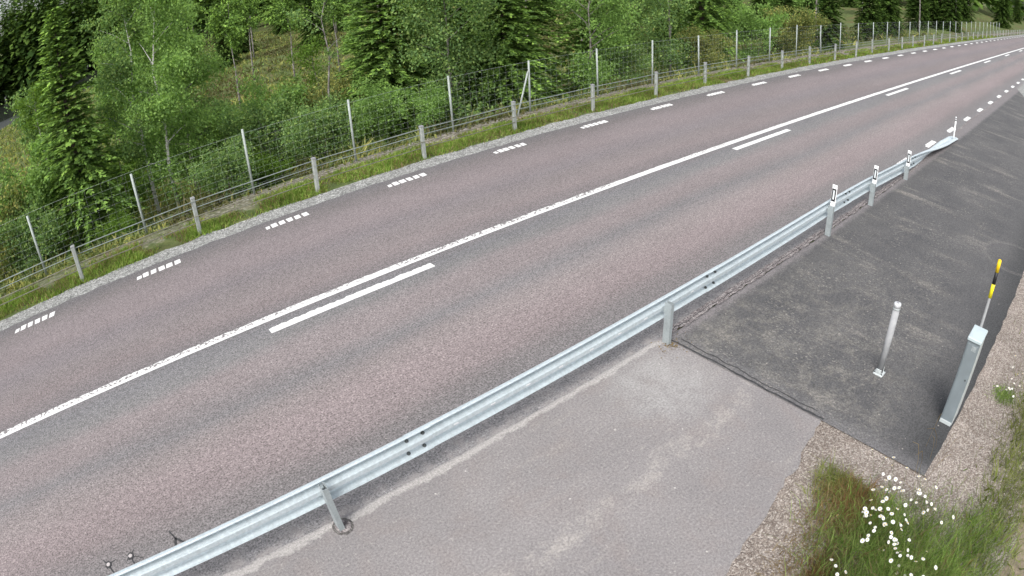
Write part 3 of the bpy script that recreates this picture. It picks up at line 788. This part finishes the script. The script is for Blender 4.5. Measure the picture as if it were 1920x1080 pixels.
def spruce(h, r, mat, dens=1.0, leaf=.17):
    root = bpy.data.objects.new('spruce_tree', None); COL.objects.link(root)
    b = MB(); b.smooth = True
    b.tube([(0, 0, -.3), (.03, .02, h * .4), (0, 0, h * .98)], [.035 * h * .5 + .02, .022 * h * .5, .012], 7)
    C = []; D = []; Sd = []; Ls = []; Ws = []
    z = .04 * h
    while z < h * .985:
        t = z / h
        nb = int((5 + 3 * (1 - t)) * dens)
        a0 = rng.uniform(0, 6.28)
        for k in range(nb):
            az = a0 + 6.283 * k / nb + rng.uniform(-.35, .35)
            Lb = r * (1 - t) ** .8 * rng.uniform(.62, 1.12) + .06
            d0 = np.array([math.cos(az), math.sin(az), 0]); rise = .55 * t - .12 + rng.uniform(-.1, .1)
            side0 = np.array([-math.sin(az), math.cos(az), 0])
            ns = max(3, int(Lb / .075))
            prev = None
            for s in np.linspace(.06, 1, ns):
                p = d0 * Lb * s + np.array([0, 0, z + Lb * (rise * s - .42 * s * s * (1 - t))])
                for sg in (-1, 1):
                    ang = rng.uniform(.5, 1.0) * sg
                    dd = d0 * math.cos(ang) + side0 * math.sin(ang) + np.array([0, 0, rng.uniform(-.55, -.05) + .4 * t])
                    C.append(p + rng.normal(0, .012, 3)); D.append(dd); Ls.append(leaf * rng.uniform(.7, 1.3) * (1.12 - .45 * s) * min(1, .45 + Lb)); Ws.append(leaf * rng.uniform(.24, .42))
                    Sd.append(np.cross(dd, [rng.normal(0, .5), rng.normal(0, .5), 1]))
                C.append(p); D.append(d0 + np.array([0, 0, rng.uniform(-.5, .1)])); Ls.append(leaf * .9); Ws.append(leaf * .34); Sd.append(side0 + rng.normal(0, .3, 3))
            if Lb > .35: b.tube([(0, 0, z), tuple(d0 * Lb * .5 + np.array([0, 0, z + Lb * (rise * .5 - .10 * (1 - t))])), tuple(d0 * Lb * .92 + np.array([0, 0, z + Lb * (rise * .92 - .35 * (1 - t))]))], [.012, .008, .003], 3, caps=False)
        z += rng.uniform(.12, .19) * (.75 + .5 * (1 - t)) * max(1, h / 6.5)
    b.build('trunk', M['bark_s'], root)
    V, F = quads(np.array(C), unit(np.array(D)), unit(np.array(Sd)), np.array(Ls), np.array(Ws), .06)
    mesh_np('crown', V, F, mat, root)
    return root

def broadleaf(name, h, r, mat, bark, nlimb=12, ncl=70, per=60, leaf=.075, base=.3, stems=1, clr=.34, upw=.35, th=.02):
    """tapered stem(s) with limbs; leaves hang in loose clumps along the twigs"""
    root = bpy.data.objects.new(name, None); COL.objects.link(root)
    b = MB(); b.smooth = True
    tips = []
    for s in range(stems):
        a = rng.uniform(0, 6.28); sp = (0 if stems == 1 else rng.uniform(.1, .5) * r)
        bx = np.array([math.cos(a), math.sin(a), 0]) * sp * .35; tx = np.array([math.cos(a), math.sin(a), 0]) * sp * 1.0
        hh = h * (1 if s == 0 else rng.uniform(.7, .98))
        pts = [bx + (tx - bx) * q + np.array([rng.normal(0, .02 * h * q), rng.normal(0, .02 * h * q), hh * q]) for q in (0, .2, .4, .6, .8, 1)]
        pts[0][2] = -.25
        R = th * h / (1 + .35 * (stems - 1))
        b.tube([tuple(p) for p in pts], [R * (1 - .9 * q) + .004 for q in (0, .2, .4, .6, .8, 1)], 7)
        for k in range(max(3, nlimb // stems)):
            q = base + (1 - base) * (k + rng.uniform(0, 1)) / max(3, nlimb // stems)
            q = min(q, .97); i = int(q * 5); f = q * 5 - i
            p = pts[i] * (1 - f) + pts[min(i + 1, 5)] * f
            az = rng.uniform(0, 6.28); prof = math.sin(math.pi * min(1, (q - base * .6) / (1.08 - base * .6))) ** .6
            L = r * prof * rng.uniform(.65, 1.1)
            d = np.array([math.cos(az), math.sin(az), upw + rng.uniform(-.15, .35)])
            m = p + d * L * .5 + np.array([0, 0, .05 * L]); e = p + d * L
            b.tube([tuple(p), tuple(m), tuple(e)], [R * .38 * (1 - .6 * q) + .003, R * .2 * (1 - .6 * q) + .003, .003], 5, caps=False)
            for s_ in (.35, .55, .75, .9, 1.05): tips.append(p + d * L * s_ + rng.normal(0, .10 * r, 3))
        tips.append(pts[-1])
    b.build('trunk' if stems == 1 else 'stem', bark, root)
    tips = np.array(tips)
    idx = rng.integers(0, len(tips), ncl)
    cen = tips[idx] + rng.normal(0, .10 * r, (ncl, 3))
    n = ncl * per
    ci = np.repeat(np.arange(ncl), per); cr = (clr * r * rng.uniform(.5, 1.15, ncl))[ci][:, None]
    off = rng.normal(0, .5, (n, 3)) * cr * np.array([1, 1, .72])
    C = cen[ci] + off
    C[:, 2] = np.maximum(C[:, 2], .05)
    D = rand_dirs(n, -.35); Sd = unit(np.cross(D, rand_dirs(n)))
    V, F = quads(C, D, Sd, leaf * rng.uniform(.75, 1.35, n), leaf * rng.uniform(.5, .9, n), .08)
    mesh_np('crown' if stems == 1 else 'leaves', V, F, mat, root)
    return root

def place(o, x, y, label, cat, group=None, s=1.0, rz=None, dz=0.0, name=None):
    o.location = (x, y, float(ground_z(x, y)) + dz)
    o.rotation_euler = (0, 0, random.uniform(0, 6.28) if rz is None else rz)
    o.scale = (s, s, s) if isinstance(s, (int, float)) else s
    return tag(o, label, cat, group)
def dup(root):
    c = root.copy(); COL.objects.link(c)
    for ch in root.children:
        k = ch.copy(); COL.objects.link(k); k.parent = c
    return c

# single trees the photo shows, nearest first
place(spruce(6.9, 1.65, M['spruce'], 2.0, .25), 2.45, 5.4, 'tall dark green spruce behind the mesh fence at the left', 'tree')
place(broadleaf('birch_tree', 7.2, 1.45, M['birch'], M['bark_b'], 22, 190, 105, .082, .14, 1, .36, .6, .008), 5.15, 6.1, 'white barked birch just right of the big left spruce, thick crown', 'tree')
place(broadleaf('birch_tree', 6.4, 1.25, M['alder'], M['bark_b'], 18, 120, 100, .08, .16, 1, .34, .5, .010), 4.55, 6.5, 'thinner forked birch close behind the white barked birch', 'tree')
place(broadleaf('young_birch', 7.0, 1.0, M['lime'], M['bark_g'], 10, 46, 60, .13, .70, 1, .5, .3, .006), .9, 17.5, 'small yellow green birch with a round top against the dark lake', 'tree')
place(broadleaf('sapling', 3.5, .42, M['lime'], M['bark_g'], 9, 26, 40, .10, .2, 1, .5, .6, .006), 3.75, 7.6, 'slender bright yellow green sapling between the spruce and the birch', 'tree')
place(broadleaf('alder_tree', 6.4, 1.6, M['birch'], M['bark_g'], 20, 160, 110, .095, .12, 1, .36, .4, .011), 6.6, 10.5, 'round leafy alder behind the white barked birch', 'tree')
place(broadleaf('alder_tree', 5.6, 1.7, M['alder'], M['bark_g'], 20, 160, 110, .10, .1, 1, .36, .4, .011), 7.4, 15.0, 'broad blue green alder beyond the birches', 'tree')
place(broadleaf('birch_tree', 5.6, .75, M['alder'], M['bark_g'], 8, 26, 40, .08, .55, 1, .4, .6, .008), 10.35, 5.6, 'slim tree with a bare grey trunk left of the fence spruces', 'tree')
place(broadleaf('young_birch', 4.3, 1.0, M['lime'], M['bark_g'], 10, 46, 50, .10, .25, 1, .4, .4, .010), 12.7, 12.3, 'light green young birch left of the fence spruces', 'tree')
for i, (x, y, h, r, lab) in enumerate([(12.9, 6.8, 4.6, 1.5, 'bushy spruce, leftmost of the row behind the mesh fence'), (14.4, 5.2, 3.6, 1.3, 'leafy tree pressed against the mesh fence between two spruces'), (15.6, 8.2, 5.2, 1.5, 'taller spruce behind the leafy fence tree'),
        (17.2, 6.0, 4.4, 1.45, 'dense spruce left of the braced fence post'), (19.3, 7.4, 5.4, 1.6, 'wide spruce behind the braced fence post'), (20.9, 5.4, 3.8, 1.3, 'leafy birch right of the braced fence post'),
        (23.5, 7.6, 5.6, 1.6, 'tall spruce in the middle of the fence row'), (26.3, 5.7, 4.6, 1.4, 'leafy tree between the last two spruces of the fence row'), (30.0, 6.6, 5.4, 1.5, 'rightmost large spruce of the fence row')]):
    if i in (1, 5, 7):
        o = broadleaf('birch_tree', h * 1.55, r * 1.35, M['birch' if i == 5 else 'alder'], M['bark_g'], 20, 150, 100, .095, .06, 1, .36, .5, .010)
    else:
        o = spruce(h * (1.5 + .25 * (i % 3)), r * 1.45, M['spruce'], 1.8, .27)
    place(o, x, y, lab, 'tree', 'trees close behind the mesh fence')

# shrubs
SH = [broadleaf('shrub', 2.4, 1.15, M['birch'], M['bark_g'], 20, 120, 95, .085, .05, 4, .36, .8, .010),
      broadleaf('shrub', 2.2, 1.2, M['alder'], M['bark_g'], 20, 120, 95, .085, .05, 5, .36, .7, .010),
      broadleaf('shrub', 1.3, .95, M['lime'], M['bark_g'], 14, 80, 75, .085, .05, 4, .4, .5, .010),
      broadleaf('shrub', 2.3, 1.2, M['fern'], M['bark_g'], 20, 120, 95, .085, .05, 5, .36, .7, .010)]
used = [False] * 4
def shrub(k, x, y, s, label, group='shrubs on the slope behind the fence'):
    o = SH[k] if not used[k] else dup(SH[k]); used[k] = True
    place(o, x, y, label, 'shrub', group, s, random.uniform(0, 6.28), -.1)
for k, x, y, s, lab in [
    (0, .75, 6.2, 1.15, 'leafy green shrub left of the big spruce'), (3, -.6, 5.0, 1.0, 'olive green shrub at the left edge of the view'), (1, -.1, 8.0, .9, 'tall blue green shrub at the left edge'),
    (1, .35, 4.3, .75, 'low blue green shrub right behind the left end of the mesh fence'), (3, 1.5, 9.5, .75, 'olive shrub below the small lakeside birch'),
    (2, 3.1, 4.0, .55, 'small yellow green shrub at the foot of the big spruce'), (2, 6.9, 5.6, .9, 'bright yellow shrub right of the birches'), (2, 7.7, 5.1, .7, 'low yellow green shrub beside the third mesh fence post'),
    (1, 6.4, 4.4, .65, 'small dark shrub at the foot of the birches'), (1, 8.4, 6.6, 1.0, 'blue green shrub between the birches and the slim grey tree'), (0, 9.3, 8.6, 1.15, 'green shrub on the slope above the bright yellow shrub'),
    (1, 9.6, 5.0, .8, 'low blue green shrub at the foot of the slim grey tree'), (3, 10.9, 8.2, 1.1, 'olive shrub behind the slim grey tree'), (0, 11.4, 5.0, .75, 'low green shrub left of the leftmost fence spruce'),
    (1, 7.4, 11.8, 1.3, 'dark blue green shrub under the round alder'), (0, 10.6, 12.4, .9, 'green shrub left of the light young birch'), (3, 13.6, 9.8, 1.1, 'olive shrub behind the leftmost fence spruce'),
    (2, 11.9, 17.0, 1.1, 'pale green shrub on the open heath'), (3, 14.5, 14.5, .9, 'olive shrub in front of the open heath'), (2, 4.2, 12.0, 1.5, 'yellow green shrub behind the big spruce'),
    (0, 2.4, 13.5, 1.6, 'big green shrub behind the big spruce'), (1, -2.4, 12.0, .9, 'big blue green shrub near the lake shore side'), (0, 12.9, 4.6, .6, 'small green shrub before the leftmost fence spruce'),
    (1, 22.2, 4.7, .7, 'blue green shrub under the tall middle spruce'), (3, 28.2, 4.9, .8, 'olive shrub beside the rightmost large spruce'), (0, 33.5, 5.6, 1.2, 'green shrub right of the fence spruces'), (3, 37.5, 5.4, 1.2, 'olive shrub far along the fence')]:
    shrub(k, x, y, s, lab)

# trees further down the slope and along the road
protoS = spruce(9.0, 2.1, M['spruce_d'], 1.3, .40)
protoP = broadleaf('pine_tree', 11.0, 1.9, M['spruce'], M['bark_g'], 12, 60, 55, .26, .6, 1, .36, .25, .010)
protoB = broadleaf('birch_tree', 9.0, 2.1, M['birch'], M['bark_b'], 18, 130, 60, .22, .15, 1, .36, .5, .009)
protoA = broadleaf('alder_tree', 7.0, 2.2, M['alder'], M['bark_g'], 18, 130, 60, .22, .1, 1, .36, .5, .010)
seen = set()
def far_tree(p, x, y, s, lab, cat='tree', grp='trees further down the slope'):
    o = p if id(p) not in seen else dup(p); seen.add(id(p))
    place(o, x, y, lab, cat, grp, s, random.uniform(0, 6.28))
FAR = [('P', 16.5, 39, .85), ('P', 24, 46, .9), ('P', 30.5, 50, .9), ('B', 6.2, 26, .8), ('A', 7, 31, .9), ('A', 12.5, 30, .35), ('B', 23.5, 30, .6),
       ('S', 20.5, 13, .7), ('S', 24.5, 15, .8), ('B', 27, 20, .7), ('P', 31, 16, .75), ('S', 34, 9, .7), ('S', 38, 12, .85), ('S', 42.5, 8.5, .7), ('B', 46, 11, .8), ('S', 51, 9, .8), ('P', 57, 13, 1), ('S', 63, 10, .9),
       ('S', 29, 28, .9), ('P', 36, 27, 1), ('A', 40, 20, .9), ('S', 47, 22, 1.0), ('P', 54, 25, 1.1), ('S', 60, 20, 1), ('B', 68, 18, 1), ('S', 72, 11, 1), ('S', 80, 14, 1.1), ('P', 88, 12, 1.1), ('S', 97, 15, 1.1), ('S', 108, 12, 1.2), ('P', 120, 14, 1.2),
       ('B', 7, 46, 1), ('A', 0, 42, 1), ('P', 12, 56, 1.1), ('P', 26, 66, 1.0), ('P', 40, 58, 1.1), ('S', 46, 45, 1.1), ('S', 52, 52, 1.2), ('P', 62, 44, 1.2), ('S', 74, 36, 1.2), ('S', 86, 30, 1.2), ('P', 100, 32, 1.3),
       ('A', 14, 76, 1.1), ('S', 28, 86, 1.3), ('S', 40, 80, 1.3), ('P', 54, 76, 1.3), ('S', 70, 64, 1.3), ('S', 88, 56, 1.3), ('B', 20, 98, 1.2), ('S', 36, 104, 1.4), ('P', 52, 98, 1.4), ('S', 108, 48, 1.4), ('S', 130, 24, 1.4), ('S', 146, 18, 1.4), ('P', 160, 20, 1.5)]
LB = {'P': 'thin trunked pine in the mixed wood beyond the heath', 'B': 'birch in the mixed wood down the slope', 'A': 'alder in the mixed wood down the slope', 'S': 'dark spruce in the wood beyond the fence row'}
for k, x, y, s in FAR: far_tree({'P': protoP, 'B': protoB, 'A': protoA, 'S': protoS}[k], x, y, s, LB[k])
rr_ = random.Random(3)
for i in range(46):
    if i < 26: a = math.radians(rr_.uniform(5, 38)); D = rr_.uniform(70, 230)
    else: a = math.radians(rr_.uniform(58, 82)); D = rr_.uniform(95, 190)
    x, y = CAM.x + D * math.cos(a), CAM.y + D * math.sin(a)
    if y < 7: continue
    k = rr_.choice('SSPBA')
    far_tree({'P': protoP, 'B': protoB, 'A': protoA, 'S': protoS}[k], x, y, rr_.uniform(.9, 1.5), LB[k])
# trees on the right of the road far ahead
for k, x, y, s in [('S', 95, -16, 1), ('P', 110, -19, 1.1), ('S', 128, -15, 1.2), ('B', 146, -18, 1.2), ('S', 165, -14, 1.3), ('P', 190, -17, 1.4)]:
    far_tree({'P': protoP, 'B': protoB, 'A': protoA, 'S': protoS}[k], x, y, s, 'tree right of the road far ahead', 'tree', 'trees right of the road far ahead')

# far wood round the lake and the valley: one mass
def far_wood():
    Vs = []; k = 0; Fs = []
    pts = []
    for i in range(760):
        a = rng.uniform(math.radians(80), math.radians(125)); D = 190 + 120 * rng.uniform(0, 1) ** 1.7; pts.append((CAM.x + D * math.cos(a), CAM.y + D * math.sin(a)))
    for i in range(520):
        a = rng.uniform(math.radians(4), math.radians(84)); D = rng.uniform(150, 330) ; pts.append((CAM.x + D * math.cos(a), CAM.y + D * math.sin(a)))
    for x, y in pts:
        if abs(y + 4) < 18: continue
        z = max(float(ground_z(x, y)), -8.7); h = rng.uniform(24, 40); r = h * rng.uniform(.13, .2); n = 170
        t = rng.uniform(.03, 1, n) ** .8; az = rng.uniform(0, 6.283, n)
        rr = r * (1 - t) ** .85 * rng.uniform(.5, 1.1, n)
        C = np.stack([x + np.cos(az) * rr * .3, y + np.sin(az) * rr * .3, z + t * h], 1)
        D_ = unit(np.stack([np.cos(az), np.sin(az), rng.uniform(-.8, .1, n)], 1)); S_ = unit(np.stack([-np.sin(az), np.cos(az), rng.normal(0, .3, n)], 1))
        V, F = quads(C, D_, S_, rr * .7 + .3, rr * .45 + .3, .05)
        Vs.append(V); Fs.append(F + k); k += len(V)
    return tag(mesh_np('forest', np.concatenate(Vs), np.concatenate(Fs), M['spruce_d']), 'dark conifer wood across the lake', 'forest', kind='stuff')
far_wood()

# ------------------------------------------------------------------ grass, undergrowth, flowers
def blades(name, X, Y, Z, H, Wd, lean, mat, label, spread=.35):
    n = len(X)
    C = np.stack([X, Y, Z], 1)
    D = rng.normal(0, spread, (n, 3)); D[:, 2] = 1; D = unit(D)
    az = rng.uniform(0, 6.283, n); S = np.stack([np.cos(az), np.sin(az), np.zeros(n)], 1)
    ln = np.stack([D[:, 0], D[:, 1], np.zeros(n)], 1) * lean[:, None]
    a = C - S * Wd[:, None] * .5; b_ = C + S * Wd[:, None] * .5
    m0 = C + D * (H * .55)[:, None] - S * Wd[:, None] * .4; m1 = C + D * (H * .55)[:, None] + S * Wd[:, None] * .4
    e = C + D * H[:, None] + ln - np.array([0, 0, 1]) * (lean * .45)[:, None]
    e2 = e + S * Wd[:, None] * .12
    V = np.stack([a, b_, m1, m0, e2, e], 1).reshape(-1, 3)
    i = np.arange(n)[:, None] * 6
    F = np.concatenate([i + np.array([[0, 1, 2, 3]]), i + np.array([[3, 2, 4, 5]])], 0)
    return tag(mesh_np(name, V, F, mat), label, 'grass', kind='stuff')
def fbm(x, y, s, seed=0): return np.array([mnoise.fractal(Vector((a * s, b * s, seed)), 1.0, 2.0, 3) for a, b in zip(x, y)])

# left verge
n = 95000
X = np.concatenate([rng.uniform(-6, 30, int(n * .72)), rng.uniform(30, 90, int(n * .28))]); Y = .80 + 1.25 * rng.beta(1.5, 1.35, n)
f = fbm(X, Y, .9, 2); keep = (f + rng.normal(0, .12, n) > -.16 - .25 * (np.abs(Y - 1.4) < .35)); X, Y, f = X[keep], Y[keep], f[keep]
n = len(X); k = rng.uniform(0, 1, n) < (.80 + .4 * f)
H = rng.uniform(.05, .16, n) * (1 + .7 * f); W = rng.uniform(.009, .024, n) * np.where(X > 30, 2.0, 1)
blades('grass', X[k], Y[k], ground_z(X, Y)[k], H[k], W[k], rng.uniform(0, .05, k.sum()), M['grass'], 'short green grass on the verge along the far road edge', .5)
blades('grass', X[~k], Y[~k], ground_z(X, Y)[~k], H[~k] * 1.1, W[~k], rng.uniform(0, .05, (~k).sum()), M['straw'], 'dry straw among the verge grass', .5)
# slope undergrowth
n = 52000
X = rng.uniform(-8, 40, n); Y = 2.35 + 22 * rng.uniform(0, 1, n) ** 1.6
f = fbm(X, Y, .45, 5); g = fbm(X, Y, .25, 9); keep = (f + rng.normal(0, .15, n) > -.22) & ~((Y < 3.5) & (X > 6) & (rng.uniform(0, 1, n) < .85)); X, Y, f, g = X[keep], Y[keep], f[keep], g[keep]; n = len(X)
H = rng.uniform(.10, .42, n) * (1 + .8 * np.clip(f, -.5, 1)) * np.clip((Y - 1.9) * .7, .35, 1.2); W = rng.uniform(.03, .075, n)
k = (g > .12) & (X > 3)
blades('undergrowth', X[~k], Y[~k], ground_z(X, Y)[~k], H[~k], W[~k], rng.uniform(.02, .2, (~k).sum()), M['fern'], 'green undergrowth on the slope below the fence', .6)
blades('undergrowth', X[k], Y[k], ground_z(X, Y)[k], H[k], W[k], rng.uniform(.02, .2, k.sum()), M['heath'], 'brownish heath and dry fern on the slope', .6)
n = 62000
X = rng.uniform(-20, 90, n); Y = 8 + 132 * rng.uniform(0, 1, n) ** .9; f = fbm(X, Y, .12, 11)
ok = (Y > 22) | (X > 40); X, Y, f = X[ok], Y[ok], f[ok]; n = len(X)
k = (f + rng.normal(0, .1, n) > .02) & (X > 2)
ok = np.clip(1 - (((X + 75) / 110) ** 2 + ((Y - 180) / 78) ** 2), 0, 1) <= 0; X, Y, f, k = X[ok], Y[ok], f[ok], k[ok]; n = len(X)
H = rng.uniform(.3, .8, n); W = rng.uniform(.12, .28, n)
blades('heath', X[k], Y[k], ground_z(X, Y)[k], H[k], W[k], rng.uniform(.05, .4, k.sum()), M['heath'], 'brownish heath in the clearing down the slope', .7)
blades('heath', X[~k], Y[~k], ground_z(X, Y)[~k], H[~k], W[~k], rng.uniform(.05, .4, (~k).sum()), M['fern'], 'green scrub in the clearing down the slope', .7)

# right foreground: clump of tall grass between lay-by and turning area
def tall(n, cx, cw, sx, sw_, h0, h1, mat, label, lean=.16):
    X = rng.normal(cx, sx, n); Wv = rng.normal(cw, sw_, n)
    k = (Wv > np.where(X < 8.75, np.interp(X, [e[0] for e in EDGE], [e[1] for e in EDGE]) + .28, 12.42)) & ~((X > 8.1) & (X < 9.0) & (Wv < 12.3)); X, Wv = X[k], Wv[k]; n = len(X)
    blades('grass', X, -Wv, ground_z(X, -Wv), rng.uniform(h0, h1, n), rng.uniform(.003, .008, n) * np.where(rng.uniform(0, 1, n) < .12, 1.9, 1), rng.uniform(.02, lean * 1.6, n), mat, label, .42)
tall(6800, 6.9, 12.85, .55, .42, .20, .48, M['grass_t'], 'tall fresh green grass with daisies in the lower right corner')
tall(2600, 7.5, 12.2, .40, .35, .15, .36, M['grass_t'], 'green grass under the thick daisy clump')
tall(1500, 7.95, 11.45, .22, .22, .10, .28, M['stalk'], 'olive grass tuft beside the gravel strip')
tall(900, 7.55, 11.75, .32, .25, .10, .30, M['straw'], 'dry grass left of the daisies')
tall(1000, 7.75, 11.72, .22, .18, .14, .34, M['sorrel'], 'reddish brown sorrel stalks left of the daisies')
tall(700, 6.75, 11.98, .10, .10, .08, .2, M['sorrel'], 'reddish brown patch on the gravel strip')
tall(900, 6.9, 12.9, .6, .5, .25, .52, M['straw'], 'pale seed stalks in the tall green grass', .3)
tall(1500, 6.7, 11.75, .55, .22, .06, .18, M['straw'], 'thin dry grass on the gravel strip')
tall(1500, 7.9, 13.3, .5, .3, .15, .42, M['grass_t'], 'green grass by the right edge below the gravel verge')
tall(700, 8.8, 13.6, .5, .22, .10, .30, M['stalk'], 'olive grass at the right edge')
tall(3300, 10.6, 13.4, 1.1, .20, .08, .26, M['stalk'], 'olive grass beyond the gravel verge beside the cabinet')
tall(700, 11.15, 12.80, .12, .10, .05, .14, M['grass_t'], 'small green tuft on the gravel verge beside the cabinet')
tall(4500, 14.5, 13.75, 2.6, .35, .06, .24, M['stalk'], 'olive grass along the gravel verge')
tall(1500, 6.2, 13.0, .5, .4, .2, .42, M['grass_t'], 'bright grass at the bottom right')
n = 26000; X = rng.uniform(-4, 60, n); Wv = 13.1 + 14 * rng.uniform(0, 1, n) ** 1.4 + np.where(X > 20, np.clip(X - 22, 0, 8) ** 2 * .25, 0)
k = (X < 30) | (X > 42); X, Wv = X[k], Wv[k]
blades('grass', X, -Wv, ground_z(X, -Wv), rng.uniform(.1, .35, len(X)), rng.uniform(.012, .03, len(X)), rng.uniform(.02, .15, len(X)), M['stalk'], 'rough olive grass on the right bank', .5)
n = 9000; X = rng.uniform(40.5, 95, n); Wv = rng.uniform(8.75, 14, n); k = Wv > 8.75 + np.clip(43 - X, 0, 3) * .5; X, Wv = X[k], Wv[k]
blades('grass', X, -Wv, ground_z(X, -Wv), rng.uniform(.08, .25, len(X)), rng.uniform(.02, .04, len(X)), rng.uniform(.02, .1, len(X)), M['grass'], 'green grass beyond the mouth of the side road', .5)
# a few seed stalks leaning over the dark asphalt corner
b = MB()
for i in range(9):
    x, w = 8.85 + random.uniform(-.2, .5), 12.28 + random.uniform(-.25, .12); h = random.uniform(.25, .5); a = random.uniform(0, 6.28); q = random.uniform(.05, .18)
    b.tube([(x, -w, -.02), (x + q * .4 * math.cos(a), -w + q * .4 * math.sin(a), h * .6), (x + q * math.cos(a), -w + q * math.sin(a), h), (x + 1.7 * q * math.cos(a), -w + 1.7 * q * math.sin(a), h * .96)], [.0022, .002, .0035, .002], 4)
tag(b.build('grass', M['straw']), 'pale seed stalks at the tip of the dark asphalt', 'grass', kind='stuff')

# loose gravel on the strips
def stones(name, n, fx, fw, s0, s1, mat, label, z=-.01):
    Vs = []; Fs = []; k = 0
    X = fx(n); Wv = fw(n, X)
    for x, w in zip(X, Wv):
        s = rng.uniform(s0, s1); a = rng.uniform(0, 6.28)
        q = np.array([(math.cos(a + t), math.sin(a + t)) for t in (0, 1.4, 2.9, 4.4)]) * s * rng.uniform(.6, 1.1, (4, 1))
        V = [(x + p[0], -w + p[1], z) for p in q] + [(x + p[0] * .6, -w + p[1] * .6, z + s * .8) for p in q]
        Vs += V
        for i in range(4): Fs.append((k + i, k + (i + 1) % 4, k + 4 + (i + 1) % 4, k + 4 + i))
        Fs.append((k + 4, k + 5, k + 6, k + 7)); k += 8
    return tag(mesh_np(name, Vs, Fs, mat), label, 'gravel', kind='stuff')
stones('gravel', 3200, lambda n: rng.uniform(4.5, 8.75, n), lambda n, X: np.interp(X, [e[0] for e in EDGE], [e[1] for e in EDGE]) + .02 + abs(rng.normal(0, .38, n)), .005, .014, M['gravel_r'], 'pinkish stones on the gravel strip beside the lay-by')
stones('gravel', 3500, lambda n: rng.uniform(8.9, 17, n), lambda n, X: rng.uniform(12.32, 13.1, n), .005, .014, M['gravel_r'], 'pinkish stones on the gravel verge beside the cabinet')
stones('gravel', 2600, lambda n: rng.uniform(-3, 34, n), lambda n, X: -.30 - .52 * rng.uniform(0, 1, n), .008, .022, M['gravel_l'], 'grey stones on the far gravel shoulder')
stones('gravel', 1500, lambda n: rng.uniform(3, 34, n), lambda n, X: -rng.uniform(1.75, 2.7, n), .015, .06, M['crumb'], 'stones on the bare bank below the cable barrier', -.15)
stones('gravel', 240, lambda n: rng.uniform(8.9, 18, n), lambda n, X: rng.uniform(8.3, 12.2, n), .004, .010, M['crumb'], 'loose grit on the dark asphalt', .008)
stones('gravel', 160, lambda n: rng.uniform(2, 8.6, n), lambda n, X: rng.uniform(8.2, 10.7, n), .003, .008, M['crumb'], 'loose grit on the lay-by', .0005)

def daisy_proto(h):
    b = MB()
    b.cur = 0; b.tube([(0, 0, -.05), (.01, .0, h * .6), (0, 0, h)], [.0022, .002, .0016], 4)
    b.cur = 1
    for i in range(11):
        a = 2 * math.pi * i / 11; c, s = math.cos(a), math.sin(a); p = (-s, c)
        kk = b.add([(c * .004 + p[0] * .003, s * .004 + p[1] * .003, h), (c * .024 + p[0] * .0058, s * .024 + p[1] * .0058, h + .002), (c * .027, s * .027, h - .001), (c * .024 - p[0] * .0058, s * .024 - p[1] * .0058, h + .002), (c * .004 - p[0] * .003, s * .004 - p[1] * .003, h)])
        b.face(range(kk, kk + 5))
    b.cur = 2; b.smooth = True
    b.tube([(0, 0, h - .003), (0, 0, h + .004), (0, 0, h + .0065)], [.0085, .008, .003], 8)
    return b.build('daisy', [M['stem'], M['petal'], M['disc']])
dp = [daisy_proto(h) for h in (.30, .38, .46)]
first = [True] * 3
def daisies(n, cx, cw, sx, sw_, label, group, hs=(0, 1, 2)):
    for i in range(n):
        k = random.choice(hs)
        o = dp[k] if first[k] else dp[k].copy()
        if not first[k]: COL.objects.link(o)
        first[k] = False
        if i % 4 == 0: hx, hw = cx + random.gauss(0, sx), cw + random.gauss(0, sw_)
        x, w = hx + random.gauss(0, .036), hw + random.gauss(0, .036)
        o.location = (x, -w, -.02); o.rotation_euler = (random.gauss(0, .38), random.gauss(0, .38), random.uniform(0, 6.28))
        s = random.uniform(.72, 1.1); o.scale = (s * .9, s * .9, s)
        tag(o, label, 'daisy', group)
daisies(34, 8.10, 12.20, .12, .16, 'white daisy in the clump at the tip of the dark asphalt', 'daisies at the tip of the dark asphalt', (0, 1))
daisies(18, 7.66, 12.10, .06, .10, 'white daisy in the dense bunch among brown and green grass', 'dense bunch of daisies')
daisies(32, 7.42, 12.24, .09, .12, 'white daisy in the dense bunch among brown and green grass', 'dense bunch of daisies')
daisies(14, 7.27, 12.50, .05, .12, 'white daisy in the row below the dense bunch', 'row of daisies below the dense bunch')
daisies(20, 6.95, 12.98, .10, .12, 'white daisy scattered in the tall green grass at the bottom right', 'daisies in the tall green grass')
daisies(5, 8.05, 12.62, .08, .07, 'white daisy right of the asphalt tip clump', 'daisies right of the asphalt tip clump', (0, 1))
daisies(10, 7.5, 12.9, .35, .25, 'lone white daisy in the tall grass', 'lone daisies in the tall grass', (1, 2))
daisies(4, 6.75, 12.12, .06, .05, 'white daisy at the bottom edge of the gravel strip', 'daisies at the bottom edge', (0,))
daisies(14, 11.1, 12.86, .22, .09, 'white daisy on the gravel verge beside the cabinet', 'daisies beside the cabinet', (0,))
